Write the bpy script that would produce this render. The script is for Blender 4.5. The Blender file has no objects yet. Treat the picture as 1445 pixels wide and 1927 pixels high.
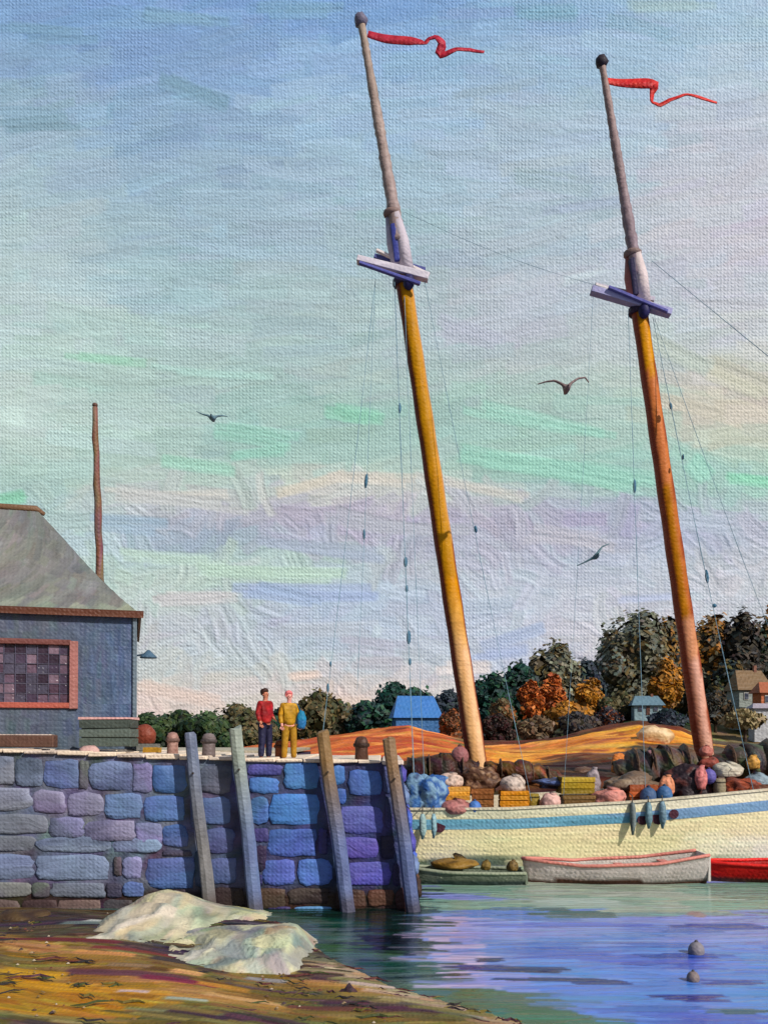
import bpy, bmesh, math, random
import numpy as np
from mathutils import Vector, Matrix
R = math.radians
random.seed(7)
rng = np.random.default_rng(11)
S = bpy.context.scene

# ------------------------------------------------------------ camera, light, exposure
F = 1672.0      # focal length in photo pixels
CZ = 4.1        # eye height above the water
HY = 1390.0     # horizon row
cam = bpy.data.cameras.new('camera')
cam_o = bpy.data.objects.new('camera', cam)
S.collection.objects.link(cam_o)
cam_o.location = (0, 0, CZ)
cam_o.rotation_euler = (R(90), 0, 0)
cam.sensor_fit = 'HORIZONTAL'
cam.sensor_width = 36
cam.lens = 36 * F / 1445
cam.shift_y = (HY - 963.5) / 1445
cam.clip_end = 3000
S.camera = cam_o
S.render.resolution_x, S.render.resolution_y = 767, 1024

SUN_EL, SUN_AZ = 36, 44      # azimuth measured from behind the camera towards the right
world = bpy.data.worlds.new('World')
S.world = world
world.use_nodes = True
wn = world.node_tree.nodes
wl = world.node_tree.links
bg = wn['Background']
skyt = wn.new('ShaderNodeTexSky')
skyt.sky_type = 'NISHITA'
skyt.sun_disc = False
skyt.sun_elevation = R(SUN_EL)
skyt.sun_rotation = R(180 - SUN_AZ)
wl.new(skyt.outputs[0], bg.inputs[0])
bg.inputs[1].default_value = 0.075
sun = bpy.data.lights.new('sun', 'SUN')
sun.energy = 4.3
sun.angle = R(0.6)
sun.color = (1.0, 0.95, 0.86)
sun_o = bpy.data.objects.new('sun', sun)
S.collection.objects.link(sun_o)
sd = Vector((math.sin(R(SUN_AZ)) * math.cos(R(SUN_EL)), -math.cos(R(SUN_AZ)) * math.cos(R(SUN_EL)), math.sin(R(SUN_EL))))
sun_o.rotation_euler = sd.to_track_quat('Z', 'Y').to_euler()
sun_o.location = sd * 60
S.view_settings.view_transform = 'Standard'
S.view_settings.look = 'None'
S.view_settings.gamma = 1
S.view_settings.exposure = 0
S.view_settings.use_curve_mapping = False

# ------------------------------------------------------------ helpers
def lin(c):
    c = np.asarray(c, float) / 255.0
    return np.where(c <= 0.04045, c / 12.92, ((c + 0.055) / 1.055) ** 2.4)

def at(px, py, Y):
    return Vector(((px - 722.5) / F * Y, Y, CZ + (HY - py) / F * Y))

def empty(name, loc=(0, 0, 0), rz=0):
    o = bpy.data.objects.new(name, None)
    S.collection.objects.link(o)
    o.location = loc
    o.rotation_euler = (0, 0, rz)
    return o

def tag(o, label=None, cat=None, group=None, kind=None):
    if label: o['label'] = label
    if cat: o['category'] = cat
    if group: o['group'] = group
    if kind: o['kind'] = kind
    return o

MATS = {}
def pm(period, rough=0.55, amp=1.0, brush=1.0, spec=0.22, axes='XZ', mixv=0.24, sat=1.0):
    """oil paint on canvas: colour from the mesh, woven relief, bristle marks."""
    key = (round(period, 4), rough, amp, brush, spec, axes, mixv, sat)
    if key in MATS: return MATS[key]
    m = bpy.data.materials.new('oil_paint')
    m.use_nodes = True
    nt = m.node_tree
    N, L = nt.nodes, nt.links
    b = N['Principled BSDF']
    b.inputs['Roughness'].default_value = rough
    b.inputs['Specular IOR Level'].default_value = spec
    def math_(op, a, c=None, d=None):
        n = N.new('ShaderNodeMath'); n.operation = op
        for i, v in enumerate((a, c, d)):
            if v is None: continue
            if isinstance(v, (int, float)): n.inputs[i].default_value = v
            else: L.new(v, n.inputs[i])
        return n.outputs[0]
    g = N.new('ShaderNodeNewGeometry')
    sx = N.new('ShaderNodeSeparateXYZ'); L.new(g.outputs['Position'], sx.inputs[0])
    col = N.new('ShaderNodeAttribute'); col.attribute_name = 'Col'
    # weave
    nz = N.new('ShaderNodeTexNoise'); nz.inputs['Scale'].default_value = 0.12 / period; nz.inputs['Detail'].default_value = 2
    L.new(g.outputs['Position'], nz.inputs['Vector'])
    sn = N.new('ShaderNodeSeparateXYZ'); L.new(nz.outputs['Color'], sn.inputs[0])
    k = 2 * math.pi / period
    A = sx.outputs[0]
    if axes == 'XZ':
        A = math_('ADD', A, math_('MULTIPLY', sx.outputs[1], 0.33)); B = sx.outputs[2]; kb = k
    else:
        B = sx.outputs[1]; kb = k * 0.28
    a1 = math_('ADD', math_('MULTIPLY', A, k), math_('MULTIPLY', sn.outputs[0], 4))
    b1 = math_('ADD', math_('MULTIPLY', B, kb), math_('MULTIPLY', sn.outputs[1], 4))
    wv = math_('MULTIPLY', math_('ADD', math_('SINE', a1), math_('MULTIPLY', math_('SINE', b1), .8)), .4)
    wv = math_('MULTIPLY_ADD', math_('MULTIPLY', math_('SINE', a1), math_('SINE', b1)), .45, wv)
    wv = math_('MULTIPLY_ADD', math_('MULTIPLY', math_('SINE', math_('MULTIPLY', a1, .5)), math_('SINE', math_('MULTIPLY', b1, 1.0))), .35, wv)
    # irregular: noise modulates the strength of the weave
    n2 = N.new('ShaderNodeTexNoise'); n2.inputs['Scale'].default_value = 1.1 / period; n2.inputs['Detail'].default_value = 3
    L.new(g.outputs['Position'], n2.inputs['Vector'])
    n3 = N.new('ShaderNodeTexNoise'); n3.inputs['Scale'].default_value = 0.06 / period; n3.inputs['Detail'].default_value = 2
    L.new(g.outputs['Position'], n3.inputs['Vector'])
    md = math_('MULTIPLY_ADD', n3.outputs[0], 1.6, -0.15)
    wv = math_('MULTIPLY', wv, md)
    # bristle marks, stretched noise
    mp = N.new('ShaderNodeMapping')
    mp.inputs['Scale'].default_value = (0.09, 0.09, 1.0) if axes == 'XZ' else (0.12, 0.8, 1)
    vm = N.new('ShaderNodeVectorMath'); vm.operation = 'ADD'
    sc = N.new('ShaderNodeVectorMath'); sc.operation = 'SCALE'; sc.inputs['Scale'].default_value = period * 14
    L.new(n3.outputs['Color'], sc.inputs[0])
    L.new(g.outputs['Position'], vm.inputs[0]); L.new(sc.outputs[0], vm.inputs[1])
    L.new(vm.outputs[0], mp.inputs[0])
    n4 = N.new('ShaderNodeTexNoise'); n4.inputs['Scale'].default_value = 1.1 / period; n4.inputs['Detail'].default_value = 3
    L.new(mp.outputs[0], n4.inputs['Vector'])
    h = math_('ADD', math_('MULTIPLY', wv, 0.5 * amp), math_('MULTIPLY', n4.outputs[0], 1.5 * brush))
    h = math_('ADD', h, math_('MULTIPLY', n2.outputs[0], 1.7 * amp))
    bp = N.new('ShaderNodeBump'); bp.inputs['Strength'].default_value = 0.9
    bp.inputs['Distance'].default_value = period * 0.12
    L.new(h, bp.inputs['Height']); L.new(bp.outputs[0], b.inputs['Normal'])
    # colour: gentle drift of value and hue
    n5 = N.new('ShaderNodeTexNoise'); n5.inputs['Scale'].default_value = 0.16 / period; n5.inputs['Detail'].default_value = 4
    n5.inputs['Roughness'].default_value = 0.65
    L.new(mp.outputs[0], n5.inputs['Vector']) if axes != 'XZ' else L.new(vm.outputs[0], n5.inputs['Vector'])
    hs = N.new('ShaderNodeHueSaturation')
    L.new(col.outputs['Color'], hs.inputs['Color'])
    sn5 = N.new('ShaderNodeSeparateXYZ'); L.new(n5.outputs['Color'], sn5.inputs[0])
    v = math_('ADD', 1 - mixv * 3.4 / 2 - .0, math_('MULTIPLY', n5.outputs[0], mixv * 3.4))
    v = math_('ADD', v, math_('MULTIPLY_ADD', n4.outputs[0], 0.3 + mixv, -0.15 - mixv / 2))
    L.new(v, hs.inputs['Value'])
    L.new(math_('MULTIPLY_ADD', sn5.outputs[1], mixv * 0.14, 0.5 - mixv * 0.07), hs.inputs['Hue'])
    hs.inputs['Saturation'].default_value = sat
    L.new(hs.outputs[0], b.inputs['Base Color'])
    MATS[key] = m
    return m

WV = 8.0 / F     # weave period per metre of distance
def pmat(Y, **k): return pm(WV * Y, **k)

def newmesh(name, verts, faces, cols, mat, parent=None, smooth=False, percorner=None, loc=None):
    """cols: per-vertex (n,3) sRGB 0-255 or a single colour."""
    me = bpy.data.meshes.new(name)
    me.from_pydata([tuple(v) for v in verts], [], [tuple(f) for f in faces])
    setcol(me, cols)
    me.materials.append(mat)
    if smooth: me.polygons.foreach_set('use_smooth', [True] * len(me.polygons))
    me.update()
    return link(name, me, parent, loc)

def link(name, me, parent=None, loc=None):
    o = bpy.data.objects.new(name, me)
    S.collection.objects.link(o)
    if parent: o.parent = parent
    if loc is not None: o.location = loc
    return o

def setcol(me, cols):
    n = len(me.vertices)
    c = np.asarray(cols, float)
    if c.ndim == 1: c = np.tile(c, (n, 1))
    c = np.clip(lin(c), 0.004, 0.86)
    a = np.ones((n, 4)); a[:, :3] = c
    at_ = me.color_attributes.new('Col', 'FLOAT_COLOR', 'POINT')
    at_.data.foreach_set('color', a.ravel().astype(np.float32))

def bm_obj(name, bm, col, mat, parent=None, smooth=False, loc=None, rot=None):
    me = bpy.data.meshes.new(name)
    bmesh.ops.recalc_face_normals(bm, faces=bm.faces)
    bm.to_mesh(me); bm.free()
    if callable(col):
        col = np.array([col(v.co) for v in me.vertices])
    setcol(me, col)
    me.materials.append(mat)
    if smooth: me.polygons.foreach_set('use_smooth', [True] * len(me.polygons))
    o = link(name, me, parent, loc)
    if rot: o.rotation_euler = rot
    return o

def grid_obj(name, P, rgb, mat, parent=None, loc=None):
    """P (H,W,3) positions, rgb (H,W,3) sRGB"""
    H, W = P.shape[:2]
    me = bpy.data.meshes.new(name)
    me.vertices.add(H * W)
    me.vertices.foreach_set('co', P.reshape(-1).astype(np.float32))
    i = np.arange(H * W).reshape(H, W)
    q = np.stack([i[:-1, :-1], i[:-1, 1:], i[1:, 1:], i[1:, :-1]], -1).reshape(-1, 4)
    n = len(q)
    me.loops.add(n * 4)
    me.loops.foreach_set('vertex_index', q.ravel().astype(np.int32))
    me.polygons.add(n)
    me.polygons.foreach_set('loop_start', np.arange(0, n * 4, 4, dtype=np.int32))
    me.polygons.foreach_set('loop_total', np.full(n, 4, dtype=np.int32))
    me.update(calc_edges=True)
    me.validate()
    me.polygons.foreach_set('use_smooth', np.ones(n, dtype=bool))
    setcol(me, rgb.reshape(-1, 3))
    me.materials.append(mat)
    return link(name, me, parent, loc)

def paint(base, n, L, Wd, ang, jit=6, alpha=.9, curve=0.0, where=None, hamp=None, start=None):
    """lay n brush strokes over a colour field; returns colour and relief"""
    H, W = base.shape[:2]
    if start is None:
        col = base.copy(); hgt = np.zeros((H, W))
    else: col, hgt = start
    for _ in range(n):
        cx, cy = rng.uniform(0, W), rng.uniform(0, H)
        iy, ix = min(int(cy), H - 1), min(int(cx), W - 1)
        if where is not None and rng.random() > where[iy, ix]: continue
        l = L * rng.uniform(.5, 1.5); w = Wd * rng.uniform(.6, 1.5)
        a = ang(ix, iy) if callable(ang) else ang
        a += rng.normal(0, .12)
        stroke(col, hgt, cx, cy, l, w, a, base[iy, ix] + rng.normal(0, jit) + rng.normal(0, jit * .45, 3), alpha * rng.uniform(.6, 1), rng.normal(0, 1) * curve,
               1 if hamp is None else hamp[iy, ix])
    return col, hgt

def stroke(col, hgt, cx, cy, l, w, a, c, alpha=.9, k=0.0, ha=1.0):
    H, W = hgt.shape
    ca, sa = math.cos(a), math.sin(a)
    ex = abs(ca) * l / 2 + abs(sa) * w + abs(k) * l * l / 4 + 1; ey = abs(sa) * l / 2 + abs(ca) * w + abs(k) * l * l / 4 + 1
    x0, x1 = max(int(cx - ex), 0), min(int(cx + ex) + 1, W)
    y0, y1 = max(int(cy - ey), 0), min(int(cy + ey) + 1, H)
    if x1 <= x0 or y1 <= y0: return
    yy, xx = np.mgrid[y0:y1, x0:x1]
    dx, dy = xx - cx, yy - cy
    u = dx * ca + dy * sa; v = -dx * sa + dy * ca + k * (dx * ca + dy * sa) ** 2
    nb = max(int(w * 1.2), 3)
    br = rng.normal(0, 1, nb + 2)
    vi = np.clip((v / w + .5) * nb, 0, nb)
    i0 = vi.astype(int); f = vi - i0
    b = br[i0] * (1 - f) + br[i0 + 1] * f
    m = np.clip((w / 2 - np.abs(v)) / 1.0 + .5, 0, 1) * np.clip((l / 2 - np.abs(u)) / (w * .25) + .5 + .5 * b * (u / l), 0, 1)
    al = (m * alpha)[..., None]
    col[y0:y1, x0:x1] = col[y0:y1, x0:x1] * (1 - al) + (c * (1 + .03 * b[..., None])) * al
    e = np.abs(v) / (w / 2)
    hh = (.55 * b + .9 * np.clip(e, 0, 1) ** 4 + .3) * ha
    hgt[y0:y1, x0:x1] = hgt[y0:y1, x0:x1] * (1 - m * .9) + hh * m * .9

def rbf(pts, X, Yy, sx, sy):
    num = np.zeros(X.shape + (3,)); den = np.zeros(X.shape)
    for (px, py, r, g, b) in pts:
        w = np.exp(-((X - px) / sx) ** 2 - ((Yy - py) / sy) ** 2) + 1e-9 / (1 + ((X - px) / sx) ** 2 + ((Yy - py) / sy) ** 2)
        num += w[..., None] * np.array([r, g, b]); den += w
    return num / den[..., None]

# primitives --------------------------------------------------
def add_box(bm, c, s, rot=None, taper=1.0, jitter=0.0):
    vs = []
    for z in (-1, 1):
        t = taper if z > 0 else 1
        for x, y in ((-1, -1), (1, -1), (1, 1), (-1, 1)):
            p = Vector((x * s[0] / 2 * t, y * s[1] / 2 * t, z * s[2] / 2))
            if jitter: p += Vector([random.uniform(-jitter, jitter) for _ in range(3)])
            if rot is not None: p = rot @ p
            vs.append(bm.verts.new(p + Vector(c)))
    for f in ((0, 3, 2, 1), (4, 5, 6, 7), (0, 1, 5, 4), (1, 2, 6, 5), (2, 3, 7, 6), (3, 0, 4, 7)):
        bm.faces.new([vs[i] for i in f])
    return vs

def bevel(bm, w, seg=2):
    bmesh.ops.bevel(bm, geom=list(bm.edges), offset=w, segments=seg, profile=.6, affect='EDGES')

def add_tube(bm, pts, rad, n=10, cap=True, flat=1.0):
    pts = [Vector(p) for p in pts]
    rings = []
    prev = None
    for i, p in enumerate(pts):
        d = (pts[min(i + 1, len(pts) - 1)] - pts[max(i - 1, 0)]).normalized()
        up = Vector((0, 1, 0)) if abs(d.y) < .9 else Vector((1, 0, 0))
        a = d.cross(up).normalized(); b = d.cross(a).normalized()
        if prev is not None:
            a = (prev - d * prev.dot(d)).normalized(); b = d.cross(a).normalized()
        prev = a
        r = rad[i] if isinstance(rad, (list, tuple, np.ndarray)) else rad
        rings.append([bm.verts.new(p + (a * math.cos(t) + b * math.sin(t) * flat) * r) for t in [2 * math.pi * j / n for j in range(n)]])
    for r0, r1 in zip(rings, rings[1:]):
        for j in range(n): bm.faces.new((r0[j], r0[(j + 1) % n], r1[(j + 1) % n], r1[j]))
    if cap:
        bm.faces.new(rings[0][::-1]); bm.faces.new(rings[-1])
    return rings

def add_lathe(bm, prof, n=14, c=(0, 0, 0), wob=0.0):
    c = Vector(c)
    rings = []
    for r, z in prof:
        rings.append([bm.verts.new(c + Vector((math.cos(2 * math.pi * j / n) * r * (1 + random.uniform(-wob, wob)), math.sin(2 * math.pi * j / n) * r * (1 + random.uniform(-wob, wob)), z))) for j in range(n)])
    for r0, r1 in zip(rings, rings[1:]):
        for j in range(n): bm.faces.new((r0[j], r0[(j + 1) % n], r1[(j + 1) % n], r1[j]))
    bm.faces.new(rings[0][::-1]); bm.faces.new(rings[-1])

def lump(sx, sy, sz, sub=2, amp=.18, freq=1.6, flat=True, seed=0):
    """an irregular rounded heap resting on z=0"""
    from mathutils import noise
    bm = bmesh.new()
    bmesh.ops.create_icosphere(bm, subdivisions=sub, radius=1)
    off = Vector((seed * 3.1, seed * 1.7, seed * .9))
    for v in bm.verts:
        d = 1 + amp * (noise.noise(v.co * freq + off) * 1.6 + .5 * noise.noise(v.co * freq * 2.7 + off))
        v.co = Vector((v.co.x * sx / 2 * d, v.co.y * sy / 2 * d, v.co.z * sz / 2 * d))
        if flat and v.co.z < -sz * .34: v.co.z = -sz * .34
        v.co.z += sz * .34
    return bm

# ------------------------------------------------------------ sky backdrop
YS = 500.0
def build_sky():
    pxs = np.arange(-330, 1776, 3.0)
    pys = np.arange(-170, 1432, 3.0)
    X, Yp = np.meshgrid(pxs, pys)
    pts = [
     (0,0,112,160,196),(300,20,110,160,198),(722,0,98,156,196),(1000,10,120,172,198),(1300,0,140,182,200),(1445,20,146,184,200),
     (0,100,126,168,196),(330,100,116,162,196),(722,100,126,174,206),(1050,110,138,180,202),(1445,120,158,186,206),
     (0,200,142,178,198),(300,220,130,172,200),(722,200,146,188,210),(1080,230,154,184,206),(1400,220,172,188,206),
     (0,320,158,192,206),(300,330,142,180,202),(722,340,150,188,208),(1000,330,158,186,206),(1400,330,180,190,208),
     (0,420,168,200,210),(400,420,148,186,204),(722,450,154,188,204),(1000,430,160,188,206),(1400,430,186,192,210),
     (0,540,178,206,214),(350,540,158,196,206),(620,560,162,196,202),(900,560,170,188,204),(1150,540,172,190,208),(1420,540,184,194,212),
     (0,640,180,210,212),(200,650,172,208,206),(420,640,160,198,202),(720,640,162,194,200),(930,620,172,186,206),(1200,640,176,196,204),(1420,630,184,196,208),
     (0,700,184,214,212),(180,690,164,210,198),(420,700,164,202,198),(800,700,166,194,196),(1100,700,172,194,196),(1400,710,192,198,190),
     (0,780,188,216,216),(300,780,172,208,204),(500,780,148,204,190),(700,790,150,202,188),(930,760,152,204,186),(1100,770,158,200,190),(1400,780,196,200,182),
     (0,850,184,216,210),(250,840,172,212,204),(520,840,146,206,186),(700,850,152,204,188),(930,840,142,206,184),(1150,850,156,202,190),(1420,850,178,206,192),
     (60,900,156,208,190),(300,890,170,210,200),(480,890,166,206,196),(800,890,172,206,196),(1050,880,140,212,184),(1200,900,146,208,186),(1320,890,136,212,180),(1440,900,150,212,190),
     (40,950,150,204,196),(120,960,178,206,208),(240,940,198,204,208),(380,960,196,202,206),(600,910,206,208,204),(740,920,202,204,204),(950,950,184,190,200),(1150,950,172,182,206),(1400,960,176,194,204),
     (180,1010,180,204,214),(280,1010,162,188,214),(420,1000,178,188,208),(620,980,184,188,206),(850,990,184,186,202),(1050,1000,182,186,202),(1300,1010,178,190,210),(1430,1020,186,194,208),
     (240,1070,186,212,206),(420,1080,184,214,202),(580,1080,186,214,204),(760,1060,180,186,200),(950,1080,182,190,208),(1150,1080,182,190,210),(1400,1080,192,194,208),
     (290,1110,188,212,206),(420,1125,196,204,210),(560,1120,164,184,220),(700,1120,176,192,216),(900,1140,184,194,214),(1100,1140,192,196,214),(1400,1130,192,196,212),
     (330,1180,196,200,212),(480,1180,182,194,214),(640,1180,180,194,220),(780,1200,188,198,214),(950,1190,188,198,216),(1120,1170,196,194,202),
     (290,1250,196,206,212),(480,1240,186,204,216),(640,1240,178,196,216),(780,1250,190,198,208),(950,1240,176,190,216),(1100,1230,198,192,200),
     (280,1320,226,208,202),(400,1310,222,206,200),(480,1300,200,206,210),(560,1290,224,206,198),(650,1310,226,206,198),(800,1300,212,204,204),(900,1290,220,206,204),
     (300,1420,226,208,202),(800,1420,222,206,202),(1400,1300,200,196,200),(1400,1420,200,196,200),(-200,1300,210,206,206),(1700,1300,200,196,204),
    ]
    base = rbf(pts, X, Yp, 120, 42)
    H, W = X.shape
    def g(px, py): return (px + 330) / 3, (py + 170) / 3
    base[..., 0] += 5 * (Yp < 1000); base[..., 1] -= np.clip((base[..., 1] - base[..., 2]), 0, 40) * .35
    top_ = np.clip((420 - Yp) / 420, 0, 1)[..., None]
    base = base + top_ * np.array([-2, 6, 14])
    cb = np.exp(-((Yp - 985) / 55) ** 2)[..., None] * np.clip((X - 180) / 200, 0, 1)[..., None]
    base = base - cb * np.array([14, 16, 6])
    gx_ = np.clip(base[..., 1] - base[..., 0] - 24, 0, 60); base[..., 1] -= gx_ * .22; base[..., 2] += gx_ * .12; base[..., 0] += gx_ * .1
    base = np.clip(base, 0, 255)
    cloud = np.clip((Yp - 890) / 60, 0, 1)
    col, h = paint(base, 3800, 46, 9, lambda ix, iy: -0.06 + .12 * math.sin(ix * .013 + iy * .02), jit=4.5, alpha=.85, curve=.002, hamp=.18 + 0.2 * cloud)
    # thick swirls in the cloud bank and near the horizon
    col, h = paint(base, 2600, 22, 7, lambda ix, iy: 1.3 * math.sin(ix * .05 + 1.7 * math.sin(iy * .06)), jit=4.5, alpha=.8, curve=.016,
                   where=cloud * .85, hamp=np.full_like(X, 1.0), start=(col, h))
    # long single touches that read in the picture
    mint = np.array([148, 206, 192.])
    for (x0, y0, x1, y1, w, c) in [
        (400,800,570,830,26,mint),(430,860,560,850,22,mint),(620,775,720,790,30,(138,206,182)),(880,768,1170,825,22,mint),(880,850,1190,905,44,(146,206,190)),
        (1060,885,1240,915,30,(146,206,192)),(1300,870,1330,905,44,(146,206,192)),(1375,900,1460,908,24,(132,212,182)),(120,675,260,690,22,(158,212,192)),(60,930,0,940,26,(136,208,180)),
        (300,855,470,880,26,(160,212,196)),(330,700,520,712,18,(166,206,202)),(500,935,640,900,24,(216,210,198)),(600,895,780,905,22,(214,208,200)),(780,900,980,935,18,(204,202,198)),(200,930,420,935,16,(208,206,202)),(470,1112,560,1118,14,(206,206,212)),(300,1120,430,1122,14,(208,206,210)),(210,930,460,955,26,(198,202,206)),(620,985,900,1010,26,(178,182,198)),
        (200,980,330,990,22,(160,188,214)),(470,1025,720,1050,26,(166,180,204)),(210,1040,420,1062,20,(188,216,206)),(390,1072,650,1086,30,(186,216,202)),(470,1105,720,1120,30,(160,180,222)),
        (470,1110,600,1140,22,(158,182,220)),(300,1135,440,1130,26,(202,202,208)),(640,1205,760,1215,22,(184,186,206)),(660,1245,760,1246,18,(188,186,198)),(930,1215,1040,1180,26,(170,184,214)),
        (880,1240,990,1218,24,(168,182,216)),(250,1290,420,1325,26,(228,206,198)),(540,1275,600,1268,20,(228,206,196)),(600,1320,690,1325,28,(230,208,198)),(830,1260,910,1262,30,(220,208,204)),
        (1180,1130,1290,1122,14,(178,188,222)),(1330,690,1445,740,40,(198,198,182)),(1220,640,1340,700,30,(182,196,190)),(830,600,960,640,34,(176,184,206)),(0,55,160,62,26,(118,162,198)),
        (250,30,420,38,30,(118,164,200)),(500,20,640,14,26,(112,162,200)),(960,30,1090,24,28,(112,166,198)),(1180,20,1330,12,26,(146,182,196)),(0,240,150,232,18,(126,164,186)),(300,150,430,190,26,(118,160,190)),
        (1350,380,1445,300,36,(186,190,208)),(900,480,1100,430,34,(172,190,208)),(840,180,1000,160,22,(150,180,206)),(1030,400,1180,380,22,(158,178,206)),
        (1240,980,1400,1000,34,(174,186,210)),(990,1000,1140,1020,26,(186,184,200)),(520,1190,700,1180,20,(190,200,216)),(720,1150,830,1148,26,(180,190,212))]:
        a, b_ = g(x0, y0), g(x1, y1)
        l = math.hypot(b_[0] - a[0], b_[1] - a[1]); an = math.atan2(b_[1] - a[1], b_[0] - a[0])
        for q in range(3):
            stroke(col, h, (a[0] + b_[0]) / 2 + rng.normal(0, 4), (a[1] + b_[1]) / 2 + rng.normal(0, 2), l * rng.uniform(.7, 1.1), w / 3 * rng.uniform(.5, .9), an + rng.normal(0, .04),
                   np.array(c, float) + rng.normal(0, 2.5), .62, rng.normal(0, .001), .6)
    Xw = (X - 722.5) / F * YS; Zw = CZ + (HY - Yp) / F * YS
    # bend the backdrop gently forward at both sides, and let it run on far outside the frame
    fac = 1.0
    P = np.stack([Xw, np.full_like(Xw, YS) - h * 0.30 - (np.maximum(np.abs(Xw) - 240, 0) ** 2) * .0012, Zw], -1)
    # outer rings of coarse quads: left and right wings, upper part
    K = (1.0 - .09 * np.clip((HY - (P[..., 2] - CZ) * F / YS + 100) / 700, 0, 1))[..., None] if False else .965
    wings = []
    for side in (0, -1):
        sgn = -1 if side == 0 else 1
        edge = P[:, side]; c = col[:, side]
        for dx in (60, 160, 300, 480):
            e = edge.copy(); e[:, 0] += sgn * dx; e[:, 1] -= dx * .35 + dx * dx * .0011
            wings.append((side, e, c))
    left = [w for w in wings if w[0] == 0][::-1]; right = [w for w in wings if w[0] == -1]
    P = np.concatenate([np.stack([w[1] for w in left], 1), P, np.stack([w[1] for w in right], 1)], 1)
    col = np.concatenate([np.stack([w[2] for w in left], 1), col, np.stack([w[2] for w in right], 1)], 1)
    tops, tc = [], []
    for dz in (420, 260, 120, 40):
        e = P[0].copy(); e[:, 2] += dz; e[:, 1] -= dz * .1
        tops.append(e); tc.append(col[0] * (1 - dz / 3000))
    bot = P[-1].copy(); bot[:, 2] -= 30
    P = np.concatenate([np.stack(tops, 0), P, bot[None]], 0)
    col = np.concatenate([np.stack(tc, 0), col, col[-1][None]], 0)
    o = grid_obj('sky', P, col * K, pm(WV * YS * .82, rough=.6, amp=1.15, brush=.5, spec=.4, mixv=.03, sat=.93))
    tag(o, kind='structure')
build_sky()

# ------------------------------------------------------------ ground to the horizon, far land
gx = newmesh('ground', [(-900, -200, -1.6), (900, -200, -1.6), (900, 700, -1.6), (-900, 700, -1.6)], [(0, 1, 2, 3)], (90, 80, 55), pm(.4, axes='XY'))
tag(gx, kind='structure')

crest = ([-900,-200,250,440,520,600,700,770,830,890,960,1060,1140,1200,1280,1330,1400,1700,2400],[1428,1425,1422,1408,1402,1386,1376,1366,1380,1398,1396,1386,1368,1356,1370,1392,1398,1400,1400])
basey = ([-900,-200,440,700,870,950,1060,1190,1330,1445,1700,2400],[1420,1420,1405,1388,1386,1380,1360,1346,1352,1350,1344,1340])
backy = ([-900,-200,600,900,1100,1200,1445,1700,2400],[1412,1412,1392,1372,1330,1305,1282,1276,1276])
def land_z(X, Y):
    X = np.asarray(X, float); Y = np.asarray(Y, float)
    px = 722.5 + X / Y * F
    st = [36, 37.5, 40, 44, 50, 58, 64, 80, 130, 200]
    def z(py, yy): return CZ + (HY - py) / F * yy
    zs = [np.full_like(X, -1.0), np.full_like(X, .6), z(1466, 40) + 0 * X, z(1440, 44) + 0 * X, z(.5 * 1425 + .5 * np.interp(px, *crest) + 12, 50),
          z(np.interp(px, *crest), 58), z(np.interp(px, *crest) + 7, 64), z(np.interp(px, *basey), 80), z(np.interp(px, *backy), 130), z(np.interp(px, *backy), 130) * 1.0]
    out = zs[0].copy()
    for i in range(len(st) - 1):
        t = np.clip((Y - st[i]) / (st[i + 1] - st[i]), 0, 1); t2 = t * t * (3 - 2 * t) if i in (0,) else t
        out = np.where(Y >= st[i], zs[i] * (1 - t2) + zs[i + 1] * t2, out)
    out = out + .12 * np.sin(X * .9 + Y * .3) * np.sin(Y * .5) * np.clip((Y - 37) / 5, 0, 1)
    return out

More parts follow.
